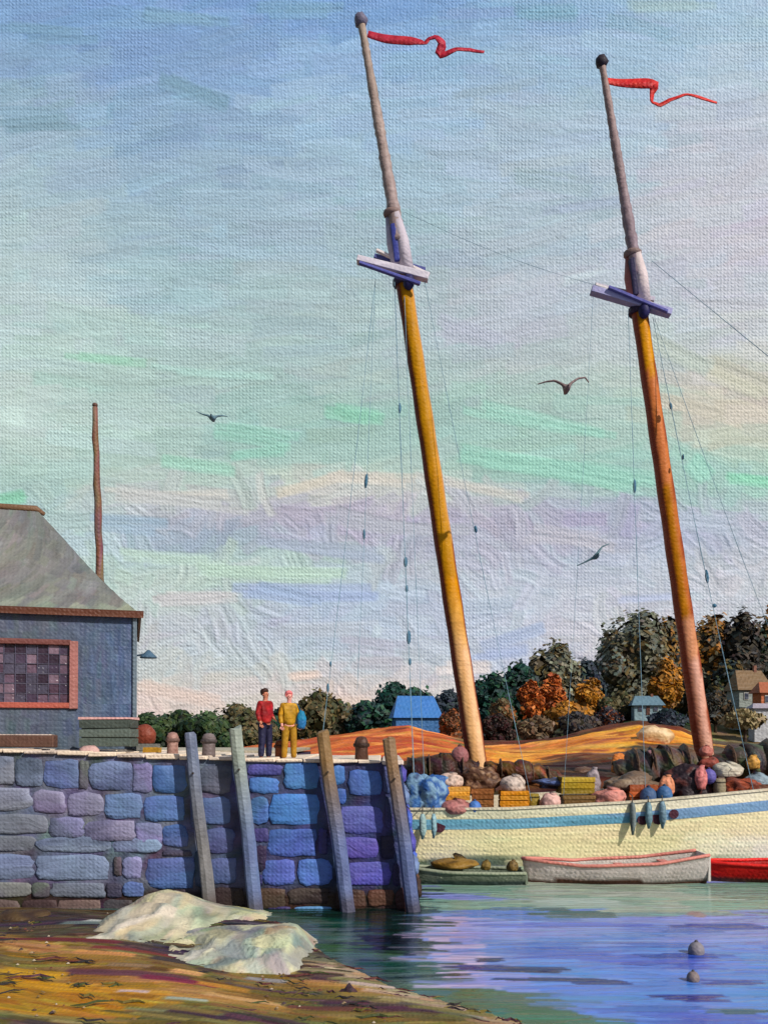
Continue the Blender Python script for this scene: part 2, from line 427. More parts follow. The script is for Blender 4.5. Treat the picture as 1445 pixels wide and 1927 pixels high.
def build_land():
    xs = np.concatenate([[-160, -110, -80, -60], np.arange(-48, 50, .2), [60, 80, 110, 160]])
    ys = np.concatenate([np.arange(36, 66, .16), np.arange(66, 134, .8), [150, 200]])
    X, Y = np.meshgrid(xs, ys)
    Z = land_z(X, Y)
    px = 722.5 + X / Y * F; py = HY - (Z - CZ) / Y * F
    base = np.zeros(X.shape + (3,))
    base[:] = (56, 62, 40)
    n = np.sin(X * 1.3 + 2 * np.sin(Y * .7)) * .5 + .5 * np.sin(X * .43 + Y * .9)
    def put(m, c): base[m] = c
    ob = (px > 430) & (Y < 66)
    put(ob, (196, 94, 20))
    put(ob & (n > .35), (186, 84, 24))
    put(ob & (px > 900), (210, 126, 30))
    put(ob & (px > 900) & (n < -.2), (224, 140, 22))
    put((px > 1130) & (px < 1330) & (Y < 66) & (Y > 50), (222, 146, 20))
    n9 = np.sin(X * 2.1 + 3 * np.sin(Y * .6)) + np.sin(Y * 1.9 + X * .7)
    put(ob & (n9 > 1.1), (150, 74, 28)); put(ob & (n9 < -1.2), (226, 150, 58)); put(ob & (px > 900) & (px < 1060) & (Y < 50), (226, 142, 20)); put(ob & (px > 1030) & (px < 1180) & (Y < 48), (104, 62, 30))
    put(ob & (px > 850) & (px < 900) & (Y > 52), (112, 96, 44))
    put(ob & (px > 880) & (Y > 56), (96, 50, 24))
    put(ob & (px > 560) & (px < 900) & (Y < 56) & (n9 > -.5), (190, 88, 22))
    put((px > 1325) & (Y > 50) & (Y < 90), (112, 98, 58))
    put((px > 1325) & (Y <= 51) & (Y < 90), (66, 60, 56))
    line = np.interp(px, [430, 740, 790, 870, 960, 1040, 1100, 1165, 1180, 1320, 1450], [1434, 1434, 1420, 1432, 1446, 1434, 1440, 1440, 1404, 1402, 1400])
    bank = (py > line) | (Y < 38.5)
    put(bank, (58, 34, 26)); put(bank & (n > .2), (84, 50, 30)); put(bank & (px > 1150), (74, 64, 58)); put(bank & (px > 1200) & (n > .3), (92, 60, 44))
    put((px < 430) & (Y < 66), (60, 66, 40))
    col, h = paint(base, 12000, 11, 3.5, lambda ix, iy: .5 * math.sin(ix * .05 + iy * .1), jit=17, alpha=.9, curve=.01)
    P = np.stack([X, Y, Z + h * .05], -1)
    o = grid_obj('hills', P, col, pmat(50, rough=.6, axes='XZ', mixv=.3, sat=.97, spec=.1))
    tag(o, kind='structure')
build_land()

# ------------------------------------------------------------ water
SH = [(-12, 21.9), (-8, 21.3), (-5.6, 20.9), (-3.4, 20.6), (-2.3, 19.6), (-1.0, 16.5), (.1, 14.6), (1.2, 13.5), (1.9, 12.8), (2.6, 11.9), (3.4, 10.4), (4.6, 8), (7, 2)]
def shore_d(X, Y):
    """signed distance to the shoreline, positive on the beach side"""
    X = np.asarray(X, float); Y = np.asarray(Y, float)
    best = np.full(X.shape, 1e9); sg = np.zeros(X.shape)
    for (x0, y0), (x1, y1) in zip(SH, SH[1:]):
        dx, dy = x1 - x0, y1 - y0
        t = np.clip(((X - x0) * dx + (Y - y0) * dy) / (dx * dx + dy * dy), 0, 1)
        ddx, ddy = X - (x0 + t * dx), Y - (y0 + t * dy)
        d = np.hypot(ddx, ddy)
        s = np.sign(-(dx * ddy - dy * ddx))
        up = d < best - 1e-9
        best = np.where(up, d, best); sg = np.where(up, s, sg)
    return best * sg

def water_mat():
    m = bpy.data.materials.new('harbour_water'); m.use_nodes = True
    N, L = m.node_tree.nodes, m.node_tree.links
    b = N['Principled BSDF']
    b.inputs['Roughness'].default_value = .10; b.inputs['IOR'].default_value = 1.37
    col = N.new('ShaderNodeAttribute'); col.attribute_name = 'Col'
    L.new(col.outputs['Color'], b.inputs['Base Color'])
    g = N.new('ShaderNodeNewGeometry')
    mp = N.new('ShaderNodeMapping'); mp.inputs['Scale'].default_value = (.8, 2.6, 1); L.new(g.outputs['Position'], mp.inputs[0])
    n1 = N.new('ShaderNodeTexNoise'); n1.inputs['Scale'].default_value = 1.1; n1.inputs['Detail'].default_value = 4; n1.inputs['Distortion'].default_value = .6
    L.new(mp.outputs[0], n1.inputs['Vector'])
    n2 = N.new('ShaderNodeTexNoise'); n2.inputs['Scale'].default_value = 9; n2.inputs['Detail'].default_value = 2
    L.new(mp.outputs[0], n2.inputs['Vector'])
    a = N.new('ShaderNodeMath'); a.operation = 'MULTIPLY_ADD'; a.inputs[1].default_value = .14
    L.new(n2.outputs[0], a.inputs[0]); L.new(n1.outputs[0], a.inputs[2])
    bp = N.new('ShaderNodeBump'); bp.inputs['Strength'].default_value = .55; bp.inputs['Distance'].default_value = .07
    L.new(a.outputs[0], bp.inputs['Height']); L.new(bp.outputs[0], b.inputs['Normal'])
    return m

def build_water():
    xs = np.concatenate([[-300, -150, -80, -40, -20, -12], np.arange(-8, 19, .06), [24, 32, 45, 80, 150, 300]])
    ys = np.concatenate([[-30, 0, 6, 9], np.arange(11, 29.6, .04), np.arange(30, 42, .6), [60, 120, 480]])
    X, Y = np.meshgrid(xs, ys)
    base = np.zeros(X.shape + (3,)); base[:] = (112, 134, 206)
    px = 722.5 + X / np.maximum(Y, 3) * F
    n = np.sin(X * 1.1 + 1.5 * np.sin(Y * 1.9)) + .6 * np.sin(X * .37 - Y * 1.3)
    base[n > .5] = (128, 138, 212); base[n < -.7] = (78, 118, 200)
    # pale green reflection of the hull painted into the water by the boats
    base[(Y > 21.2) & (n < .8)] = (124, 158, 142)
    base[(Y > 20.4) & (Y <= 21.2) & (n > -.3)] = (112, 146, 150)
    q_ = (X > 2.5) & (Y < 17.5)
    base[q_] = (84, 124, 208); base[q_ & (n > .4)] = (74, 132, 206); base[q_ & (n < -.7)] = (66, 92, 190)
    base[(Y > 20.9) & (X > 3.4) & (X < 8.4) & (n > -.6)] = (156, 168, 152)  # creamier part of the hull reflection, also put into the base colour
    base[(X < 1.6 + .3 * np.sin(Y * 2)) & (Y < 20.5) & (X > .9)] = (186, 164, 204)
    # dark reflection of the quay wall painted into the water colour
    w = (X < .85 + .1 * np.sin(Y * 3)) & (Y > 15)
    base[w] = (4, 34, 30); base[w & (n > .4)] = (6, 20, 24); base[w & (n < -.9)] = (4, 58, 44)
    # weedy shallows along the beach
    d = shore_d(X, Y)
    s = d > -.9 + .3 * np.sin(X * 2)
    base[s] = (70, 90, 84); base[s & (n > .3)] = (60, 92, 60)
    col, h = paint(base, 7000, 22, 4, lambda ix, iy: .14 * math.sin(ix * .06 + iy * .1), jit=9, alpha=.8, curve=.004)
    def wstroke(x, y, l, w_, c, a=0, k=0):
        j = np.interp(x, xs, np.arange(len(xs))); i = np.interp(y, ys, np.arange(len(ys)))
        for q in range(4):
            o_ = (q - 1.5) / 2.2
            stroke(col, h, j + rng.normal(0, l / .06 * .08), i + o_ * w_ / .04 * .5, l / .06 * rng.uniform(.45, 1), max(w_ / .04 * rng.uniform(.25, .5), 1.6), a + rng.normal(0, .03), np.array(c, float) + rng.normal(0, 6), rng.uniform(.75, 1), rng.normal(0, .0012), 1.2)
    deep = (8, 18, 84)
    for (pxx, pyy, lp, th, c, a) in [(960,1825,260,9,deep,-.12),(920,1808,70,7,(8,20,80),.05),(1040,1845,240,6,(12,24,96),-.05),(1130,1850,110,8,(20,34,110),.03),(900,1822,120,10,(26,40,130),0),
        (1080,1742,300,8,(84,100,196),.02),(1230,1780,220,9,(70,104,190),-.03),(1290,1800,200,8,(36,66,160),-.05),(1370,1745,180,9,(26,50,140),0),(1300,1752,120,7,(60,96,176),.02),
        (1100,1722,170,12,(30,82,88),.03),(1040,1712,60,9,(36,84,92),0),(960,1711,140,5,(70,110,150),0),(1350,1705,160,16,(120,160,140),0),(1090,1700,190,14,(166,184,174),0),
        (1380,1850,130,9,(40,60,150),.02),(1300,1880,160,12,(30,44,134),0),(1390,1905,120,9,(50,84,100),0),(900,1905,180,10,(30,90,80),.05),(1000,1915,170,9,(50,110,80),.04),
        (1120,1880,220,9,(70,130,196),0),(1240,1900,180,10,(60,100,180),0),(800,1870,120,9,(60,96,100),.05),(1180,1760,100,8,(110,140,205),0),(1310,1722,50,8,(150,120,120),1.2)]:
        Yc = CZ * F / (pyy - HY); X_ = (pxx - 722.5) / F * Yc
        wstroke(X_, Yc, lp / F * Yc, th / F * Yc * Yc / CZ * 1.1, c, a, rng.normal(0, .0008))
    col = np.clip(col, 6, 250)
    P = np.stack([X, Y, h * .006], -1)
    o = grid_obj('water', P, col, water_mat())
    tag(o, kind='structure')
build_water()

# ------------------------------------------------------------ beach
def build_beach():
    xs = np.concatenate([[-40, -25, -16], np.arange(-11, 8, .045), [12, 20, 40]])
    ys = np.concatenate([[-20, -5, 3, 7, 9], np.arange(10.5, 21.9, .04)])
    X, Y = np.meshgrid(xs, ys)
    d = shore_d(X, Y)
    Z = np.clip(d, -2, 6) * .10 + .05 * np.sin(X * 1.7 + Y) * np.clip(d, 0, 1) + .02
    Z = np.where(d < 0, d * .35, Z)
    base = np.zeros(X.shape + (3,)); base[:] = (122, 94, 40)
    n = np.sin(X * .9 + 2 * np.sin(Y * 1.4 + X * .3)) + .5 * np.sin(Y * 3.7 + X * .8)
    base[n > .4] = (148, 106, 44); base[n < -.5] = (102, 92, 42)
    base[(n > .95)] = (168, 118, 66)
    base[(n < -1.05)] = (78, 50, 54)
    top = np.interp(X, [-10, -6, -3, 0, 3], [17.0, 16.4, 15.2, 14.4, 13.0]) + .25 * np.sin(X * 2.3)
    far = Y > top
    base[far] = (60, 46, 36); base[far & (n > .3)] = (78, 64, 42); base[far & (n < -.6)] = (60, 48, 58)
    near = (Y < 13.2) & (X < -3.2) & ~far
    base[near & (n > -.5)] = (168, 118, 16)
    edge = (d < .7) & (d > -.2) & (Y < 19)
    base[edge & (n > -.4)] = (158, 136, 104); base[edge & (n < -.4)] = (96, 92, 70)
    col, h = paint(base, 9000, 17, 4, lambda ix, iy: -.10 + .25 * math.sin(ix * .04 + iy * .09), jit=17, alpha=.9, curve=.003)
    def bs(pxx, pyy, lp, th, c, a):
        Yc = CZ * F / (pyy - HY) * .97; X_ = (pxx - 722.5) / F * Yc
        j = np.interp(X_, xs, np.arange(len(xs))); i = np.interp(Yc, ys, np.arange(len(ys)))
        stroke(col, h, j, i, lp / F * Yc / .045, th / F * Yc * Yc / CZ / .04, a, np.array(c, float), .9, 0, 1.3)
    for s in [(100,1806,260,8,(104,36,44),-.10),(250,1822,160,6,(120,44,40),-.12),(195,1832,120,8,(206,136,80),-.12),(240,1872,240,12,(96,52,66),-.08),(340,1880,150,10,(116,34,58),-.1),
              (60,1880,120,16,(190,140,20),0),(90,1905,160,20,(196,140,16),0),(330,1833,90,10,(60,48,50),-.1),(400,1842,60,8,(70,52,48),-.05),(350,1858,60,12,(206,150,96),-.1),
              (440,1830,40,7,(150,140,150),-.1),(420,1880,100,10,(190,130,40),-.05),(520,1865,160,9,(130,100,44),-.03),(560,1880,180,10,(112,96,30),-.05),(460,1905,150,9,(196,150,100),0),
              (250,1910,60,6,(196,170,176),-.08),(350,1922,80,6,(150,160,150),0),(690,1875,100,8,(150,120,60),-.04),(620,1905,160,10,(104,54,44),0),(240,1775,120,10,(56,42,66),-.05),
              (170,1760,110,9,(110,124,120),-.03),(190,1752,60,8,(190,196,190),-.05),(500,1850,80,7,(140,136,140),-.1),(60,1770,150,9,(86,70,50),-.03),(60,1745,140,9,(70,52,38),0),
              (150,1840,180,9,(150,110,40),-.06),(700,1850,90,8,(206,180,170),-.04),(780,1880,140,9,(150,130,96),-.06),(850,1900,160,8,(110,100,52),-.05)]:
        bs(*s)
    P = np.stack([X, Y, Z + h * .012], -1)
    o = grid_obj('beach', P, np.clip(col, 5, 250), pmat(15, rough=.5, axes='XY', mixv=.3, brush=1.2, sat=1.0, spec=.2, amp=.8))
    tag(o, kind='structure')
build_beach()
def beach_z(x, y):
    d = float(shore_d(x, y)); return (min(d, 6) * .10 + .02) if d > 0 else d * .35

# loose weed and pebbles strewn on the beach
def build_strewn():
    from mathutils import noise
    V, Fc, C = [], [], []
    for i in range(420):
        while True:
            y = random.uniform(11.2, 20.5); x = random.uniform(-9, 5)
            if shore_d(x, y) > .05: break
        s = random.uniform(.012, .035) * (1.6 if random.random() < .1 else 1)
        z = beach_z(x, y)
        c = random.choice([(96, 70, 50), (120, 96, 60), (150, 124, 96), (70, 56, 60), (176, 160, 140), (110, 60, 50)])
        b = len(V)
        a0 = random.random() * 6
        for k in range(6):
            a = a0 + k * math.pi / 3
            V.append((x + math.cos(a) * s * random.uniform(.8, 1.5), y + math.sin(a) * s, z - .01)); C.append(c)
        V.append((x, y, z + s * .45)); C.append(c)
        for k in range(6): Fc.append((b + k, b + (k + 1) % 6, b + 6))
    o = newmesh('pebbles', V, Fc, np.array(C), pmat(15, axes='XY'))
    tag(o, 'small brown and grey pebbles strewn over the golden beach', 'pebbles', kind='stuff')
    V, Fc, C = [], [], []
    for i in range(240):
        while True:
            y = random.uniform(11.2, 20); x = random.uniform(-9, 6)
            d = shore_d(x, y)
            if -.1 < d < 1.6 or (d > 0 and random.random() < .25): break
        z = max(beach_z(x, y), .0) + .01; l = random.uniform(.15, .6); w = random.uniform(.015, .04)
        c = random.choice([(70, 40, 50), (60, 66, 34), (84, 44, 40), (46, 40, 40), (96, 84, 36)])
        a = random.gauss(0, .35); n = 5; b = len(V)
        for k in range(n + 1):
            t = k / n - .5; cx = x + t * l * math.cos(a); cy = y + t * l * math.sin(a) + .05 * math.sin(k * 2 + i)
            ww = w * (1 - (2 * t) ** 2 * .8)
            V += [(cx, cy - ww, z), (cx, cy, z + ww * .8), (cx, cy + ww, z)]; C += [c, c, c]
        for k in range(n):
            q = b + 3 * k
            Fc += [(q, q + 3, q + 4, q + 1), (q + 1, q + 4, q + 5, q + 2)]
    o = newmesh('seaweed', V, Fc, np.array(C), pmat(15, axes='XY'))
    tag(o, 'dark purple and olive seaweed strands washed along the beach edge', 'seaweed', kind='stuff')
build_strewn()

# ------------------------------------------------------------ sea wall
WY = 21.4
def wall_top(X): return np.interp(X, [-20, -9.3, -6, -3, .4, 2], [3.86, 3.84, 3.72, 3.62, 3.56, 3.56])
sea_wall = empty('sea_wall', (0, WY, 0))
tag(sea_wall, 'blue and violet rough stone sea wall with a pale coping, people standing on it', 'sea wall')
def build_wall():
    mat = pmat(WY, rough=.55, mixv=.3, brush=1.4)
    V, Fc, C = [], [], []
    xs = np.arange(-15, .4, .35)
    def xr(z): return .40 + (3.56 - z) / 3.56 * .48
    nz = 14
    xs = np.linspace(-15, 1, 50)
    for j, x in enumerate(xs):
        for k in range(nz + 1):
            z = -1.0 + (wall_top(x) - .05 + 1.0) * k / nz
            xx = min(x, 99) if j < 49 else xr(z)
            V.append((xx if j == 49 else min(x, xr(z) - .01 * (49 - j)), random.uniform(-.02, .02), z))
            g_ = np.clip((-2.2 - x) / 3, 0, 1)
            c = np.array((98, 102, 124)) * g_ + np.array((58, 62, 100)) * (1 - g_)
            if random.random() < .3: c = c * .7
            if z < .55: c = np.array((52, 38, 34)) * 1.0
            C.append(c + rng.normal(0, 6, 3))
    for j in range(49):
        for k in range(nz):
            q = j * (nz + 1) + k
            Fc.append((q, q + nz + 1, q + nz + 2, q + 1))
    # end face, back and top
    b = len(V)
    for (x, y) in ((None, 5.6), (-3, 5.6), (-3, 15), (-15, 15)):
        for z in (-1., float(wall_top(x if x is not None else .4)) - .05):
            V.append(((xr(z) if x is None else x), y, z)); C.append((60, 58, 84))
    e0 = 49 * (nz + 1)
    Fc.append((e0,) + tuple([b, b + 1, e0 + nz])[0:0] + tuple(range(e0, e0))) if False else None
    for k in range(nz):
        pass
    Fc.append([e0, b, b + 1, e0 + nz] if True else None)
    Fc.append((b, b + 2, b + 3, b + 1)); Fc.append((b + 2, b + 4, b + 5, b + 3)); Fc.append((b + 4, b + 6, b + 7, b + 5))
    Fc = [f for f in Fc if f is not None]
    o = newmesh('masonry_core', V, Fc, np.array(C), mat, sea_wall)
    # end-face stones are added below; coping: uneven pale slabs
    x = -15.0
    i = 0
    while x < .3:
        w = random.uniform(.5, .95); x1 = min(x + w, .47)
        bm = bmesh.new()
        zt = float(wall_top((x + x1) / 2))
        add_box(bm, ((x + x1) / 2, 2.75, zt - .035), (x1 - x - .03, 5.7, .09), jitter=.022)
        bevel(bm, .02, 1)
        bm_obj('coping_stone', bm, (226, 206, 184) if i % 3 else (208, 190, 176), mat, sea_wall)
        x = x1; i += 1
        if x1 >= .46: break
    bm = bmesh.new()
    add_box(bm, (-9, 10.3, 3.68), (12, 9.3, .1))
    bm_obj('quay_paving', bm, (170, 160, 140), mat, sea_wall)
    # stones
    B1 = (64, 112, 190); B2 = (70, 94, 176); G = (104, 122, 160); L = (118, 122, 178); M = (132, 122, 160); P = (78, 72, 152); SS = (116, 120, 136)
    BR = (92, 62, 48); DB = (58, 42, 38); D = (46, 40, 66)
    st = []
    def row(y0, y1, y0r, y1r, xs, cs):
        for (a, b, c) in zip(xs, xs[1:], cs):
            t = ((a + b) / 2) / 350
            st.append((a, y0 + (y0r - y0) * t, b, y1 + (y1r - y1) * t, c))
    row(1424, 1478, 1440, 1496, [-40, 28, 82, 150, 168, 250, 288, 352], [SS, G, (92, 118, 182), (82, 88, 78), (96, 116, 166), L, (66, 116, 190)])
    row(1482, 1526, 1500, 1550, [-50, 60, 125, 196, 268, 350], [SS, M, (134, 128, 164), (84, 120, 180), (62, 108, 186)])
    row(1530, 1568, 1553, 1596, [-30, 92, 158, 255, 305, 354], [SS, (128, 124, 184), M, L, B2])
    row(1572, 1604, 1580, 1606, [-60, 70, 210], [SS, (120, 138, 168)])
    row(1572, 1604, 1580, 1606, [210, 304], [(116, 146, 186)])
    st.append((306, 1600, 362, 1612, D))
    row(1608, 1656, 1610, 1660, [-30, 66, 208], [(104, 122, 160), (112, 134, 172)])
    st += [(214, 1612, 230, 1650, (90, 66, 78)), (230, 1612, 268, 1655, L), (274, 1614, 366, 1674, (58, 104, 190)), (232, 1660, 272, 1688, (74, 104, 178))]
    row(1660, 1690, 1664, 1690, [-50, 60, 95, 200, 230], [(104, 100, 104), (70, 78, 62), (96, 102, 116), D])
    row(1693, 1730, 1693, 1730, [-50, 40, 108, 192, 250], [(88, 64, 52), DB, (112, 76, 60), DB])
    st += [(376, 1440, 436, 1494, (92, 92, 116)), (378, 1500, 436, 1552, (72, 98, 164)), (384, 1558, 442, 1606, (66, 82, 150)), (390, 1614, 446, 1664, (72, 92, 162)), (396, 1670, 460, 1716, DB),
           (358, 1500, 376, 1560, (60, 76, 130)), (366, 1600, 386, 1672, (50, 64, 116)),
           (464, 1438, 532, 1460, P), (468, 1463, 526, 1494, (62, 108, 182)), (534, 1434, 600, 1486, (64, 116, 192)),
           (470, 1500, 506, 1552, (66, 108, 180)), (508, 1492, 602, 1554, (62, 114, 194)), (476, 1558, 506, 1586, (70, 62, 128)), (504, 1560, 596, 1612, (66, 92, 180)), (480, 1590, 502, 1640, D),
           (494, 1618, 556, 1668, (76, 96, 186)), (558, 1616, 624, 1668, (66, 102, 184)), (598, 1560, 616, 1610, (56, 50, 122)), (484, 1646, 494, 1668, (60, 56, 120)),
           (478, 1672, 540, 1712, (86, 60, 46)), (542, 1672, 620, 1702, (74, 60, 54)), (552, 1706, 628, 1722, (74, 108, 170)), (500, 1706, 548, 1730, (52, 40, 96)),
           (626, 1440, 650, 1478, (62, 108, 176)), (654, 1448, 718, 1498, (66, 104, 190)), (632, 1484, 652, 1514, (60, 96, 180)), (640, 1516, 722, 1570, (80, 82, 172)), (724, 1500, 738, 1560, (60, 56, 110)),
           (642, 1576, 712, 1616, (78, 72, 160)), (716, 1572, 742, 1618, D), (654, 1622, 736, 1668, (84, 82, 176)), (632, 1600, 650, 1666, (70, 76, 140)), (738, 1626, 752, 1668, (60, 50, 100)),
           (630, 1674, 690, 1712, (84, 54, 42)), (692, 1674, 742, 1706, (96, 60, 46)), (744, 1672, 784, 1716, (74, 40, 40)), (650, 1712, 780, 1726, (50, 38, 80)), (720, 1434, 742, 1494, (70, 80, 140))]
    for (x0, y0, x1, y1, c) in st:
        m = .4
        a = at(x0 + m, y1 - m, WY); b_ = at(x1 - m, y0 + m, WY)
        stone(a.x, a.z, b_.x, b_.z, c, mat)
    # end face of the quay, seen from the side
    for zi in range(6):
        z0 = .1 + zi * .57
        y = .15
        while y < 5.3:
            w = random.uniform(.5, 1.0)
            bm = lump(.3, w, .5, 1, .12, seed=random.randint(0, 99), flat=False)
            x_ = xr(z0 + .25)
            bm_obj('stone', bm, random.choice([B2, P, G, D] if z0 > .5 else [DB, BR]), mat, sea_wall, True, loc=(x_ - .02, y + w / 2, z0 + .08))
            y += w + .04
def stone(x0, z0, x1, z1, c, mat):
    w, h = x1 - x0, z1 - z0
    n = 16
    V, C = [], []
    ph = random.random() * 6; e = random.uniform(4.5, 9.0)
    c = np.array(c, float) * random.uniform(.92, 1.08)
    c = c * .8 + c.mean() * np.array((.19, .2, .21))
    if x1 < -3.4: c = c * .72 + np.array((112, 114, 128)) * .28
    c2 = np.clip(c * rng.uniform(.8, 1.12) + rng.normal(0, 4, 3), 5, 250)
    rad = [1 + random.uniform(-.11, .05) for _ in range(n)]
    tilt = random.uniform(-.05, .05)
    for k, (s, d) in enumerate([(1.03, .05), (1.02, -.012), (.97, -.032), (.7, -.034 - random.uniform(0, .014))]):
        for j in range(n):
            t = 2 * math.pi * j / n
            ct, stt = math.cos(t), math.sin(t)
            r = (abs(ct) ** e + abs(stt) ** e) ** (-1 / e)
            x = ct * r * w / 2 * s * rad[j]; z = stt * r * h / 2 * s * rad[j]
            V.append((x, d + tilt * x / max(w, .1) + random.uniform(-.008, .008), z))
            C.append(c if (t + ph) % 6.28 < 3 else c2)
    V.append((0, -.042, 0)); C.append((c + c2) / 2)
    Fc = []
    for k in range(3):
        for j in range(n):
            Fc.append((k * n + j, k * n + (j + 1) % n, (k + 1) * n + (j + 1) % n, (k + 1) * n + j))
    for j in range(n): Fc.append((3 * n + j, 3 * n + (j + 1) % n, 4 * n))
    newmesh('stone', V, Fc, np.array(C), mat, sea_wall, True, loc=((x0 + x1) / 2, 0, (z0 + z1) / 2))
build_wall()

# ------------------------------------------------------------ mooring posts in front of the wall
def post(pt, pb, w, ctop, cbot, label, Y=21.0, split=False):
    a = at(*pb, Y); b = at(*pt, Y)
    sc = F / Y
    a = a + (a - b).normalized() * .6
    root = empty('mooring_post', (a.x, a.y, a.z))
    tag(root, label, 'post', 'wooden mooring posts leaning against the sea wall')
    r = w / sc / 2
    bm = bmesh.new()
    n = 14
    pts, rr = [], []
    for i in range(n + 1):
        t = i / n
        p = (b - a) * t
        p.x += .012 * math.sin(t * 9 + pt[0]); pts.append(p); rr.append(r * 1.02 * (1.05 - .14 * t) * random.uniform(.96, 1.04))
    rings = add_tube(bm, pts, rr, 8, flat=.8)
    for v in rings[-1]: v.co.z += random.uniform(-.05, .07)
    top = (b - a).z
    ct, cb = np.array(ctop, float), np.array(cbot, float)
    def cc(co):
        t = np.clip(co.z / top, 0, 1); t = np.clip((t - .45) / .4, 0, 1)
        c = cb * (1 - t) + ct * t
        if co.z < .95: c = c * .55 + np.array((60, 44, 38)) * .45
        return np.clip(c + rng.normal(0, 5), 4, 250)
    bm_obj('shaft', bm, cc, pmat(21, rough=.5, mixv=.22, amp=.6), root)
    # worn iron band and bolt
    bm = bmesh.new()
    add_box(bm, (0, -r * 1.0, 0), (.04, .05, .04))
    bm_obj('bolt', bm, (60, 50, 46), pmat(21), root, loc=tuple((b - a) * .8))
    return root
post((357, 1382), (394, 1700), 24, (104, 112, 134), (118, 116, 118), 'slate blue leaning post, leftmost in front of the stone wall')
post((443, 1370), (482, 1712), 26, (142, 150, 140), (98, 112, 150), 'pale grey green post with the tallest top, left of the person in red')
post((607, 1378), (654, 1704), 26, (134, 104, 68), (92, 104, 144), 'tan topped leaning post right of the person in yellow')
post((732, 1392), (778, 1712), 25, (134, 106, 78), (86, 98, 136), 'brown topped blue post at the outer corner of the stone wall')

# ------------------------------------------------------------ pale rocks at the wall foot
def rock(name, px, py, w, h, Y, col, label, cat='rock', group=None, seed=0, sub=3, amp=.2, depth=None, kindcols=None, sink=.1, zoff=None, parent=None):
    """px,py = centre of the foot in the photo, w,h in photo pixels"""
    s = Y / F
    p = at(px, py, Y)
    bm = lump(w * s * 1.05, (depth or w * s * .8), h * s * 1.22, sub, amp, 1.5, seed=seed)
    cols = [np.array(c, float) for c in (kindcols or [col])]
    from mathutils import noise
    def cc(co):
        k = noise.noise(co * (6 / (w * s)) + Vector((seed, 0, 0))) * .5 + .5
        c = cols[min(int(k * len(cols)), len(cols) - 1)]
        return np.clip(c + rng.normal(0, 5), 4, 250)
    o = bm_obj(name, bm, cc, pmat(Y, rough=.5, brush=1.6, mixv=.1), parent, True, loc=(p.x, p.y, p.z - sink * h * s))
    if cat: tag(o, label, cat, group)
    return o
cream = [(188, 182, 158), (150, 152, 134), (206, 192, 158), (130, 138, 126), (170, 172, 156)]
def big_rock(name, prof, Y0, depth, cols, label, seed):
    """long rock with a skyline: prof = [(px, py_top)], foot follows the beach"""
    from mathutils import noise
    nx, nd = 70, 34
    pxs = np.linspace(prof[0][0], prof[-1][0], nx)
    tops = np.interp(pxs, [p[0] for p in prof], [p[1] for p in prof])
    base = np.zeros((nd, nx, 3)); P = np.zeros((nd, nx, 3))
    foot = -0.12
    for i in range(nx):
        zt = at(pxs[i], tops[i], Y0).z; x0 = at(pxs[i], 0, Y0).x
        for j in range(nd):
            a = j / (nd - 1) * math.pi      # 0 = front foot, pi = back foot
            y = Y0 - math.cos(a) * (depth if a < math.pi / 2 else 1.0)
            r = math.sin(a) ** (.85 if a < math.pi / 2 else .5)
            nn = noise.fractal(Vector((x0 * 1.8 + seed, y * 1.6, 0)), 1, 2, 4)
            n3 = noise.ridged_multi_fractal(Vector((x0 * 1.3 + seed, y * 1.9, 4)), 1, 2, 3, 1, 2)
            ft = max(beach_z(x0, y), 0) - .06
            z = ft + (zt - ft) * r * (1 + .16 * nn * (1 if j < nd * .45 else .1)) + (.16 * (n3 - 1) * r if 0 < j < nd * .45 else 0)
            P[j, i] = (x0 + .12 * nn * (1 - r * .5), y - .12 * nn - .08 * n3, z)
            k = int(abs(noise.noise(Vector((x0 * 3, z * 5, y * 2)))) * 2.2 * len(cols)) % len(cols)
            base[j, i] = cols[k]
    col, h = paint(base, 420, 10, 3.5, lambda ix, iy: .8 * math.sin(ix * .2 + iy * .3), jit=13, alpha=.95, curve=.03)
    P[..., 1] -= h * .03; P[..., 2] += h * .02
    c = P.reshape(-1, 3).mean(0); c[2] = 0
    o = grid_obj(name, P - c, np.clip(col, 4, 250), pmat(19.5, rough=.45, brush=1.6, mixv=.08), loc=tuple(c))
    tag(o, label, 'rock', 'pale rocks at the foot of the wall')
big_rock('pale_rock', [(222, 1740), (240, 1706), (275, 1686), (310, 1677), (345, 1684), (375, 1700), (420, 1712), (480, 1722), (520, 1736), (545, 1760), (560, 1790)], 20.2, 4.2,
         cream, 'large cream rock with a rounded hump below the leftmost post', 1)
big_rock('pale_rock', [(262, 1782), (330, 1766), (420, 1752), (490, 1748), (530, 1744), (556, 1748), (584, 1780), (610, 1806), (640, 1826)], 17.3, 2.4,
         [(182, 178, 156), (150, 156, 140), (200, 190, 158), (160, 140, 122), (134, 146, 142), (168, 166, 160)], 'lower cream rock running right towards the dark water', 5)
rock('dark_rock', 225, 1775, 90, 48, 18.6, (50, 40, 56), 'dark violet rock at the left foot of the cream rock', seed=3, kindcols=[(50, 38, 52), (34, 52, 58), (70, 48, 42)])
rock('dark_rock', 130, 1772, 110, 34, 18.3, (70, 54, 44), 'low brown rock on the beach below the wall, left of the violet rock', seed=4, kindcols=[(70, 54, 44), (54, 44, 60), (90, 74, 56)])
rock('dark_rock', 30, 1750, 120, 40, 19.3, (64, 48, 38), 'low brown rock at the far left under the wall', seed=5, kindcols=[(64, 48, 38), (84, 66, 44)])
rock('dark_rock', 222, 1812, 70, 22, 16.4, (30, 76, 84), 'teal stained low rock in front of the large cream rock', seed=6, kindcols=[(36, 84, 92), (60, 50, 60), (120, 140, 140)])
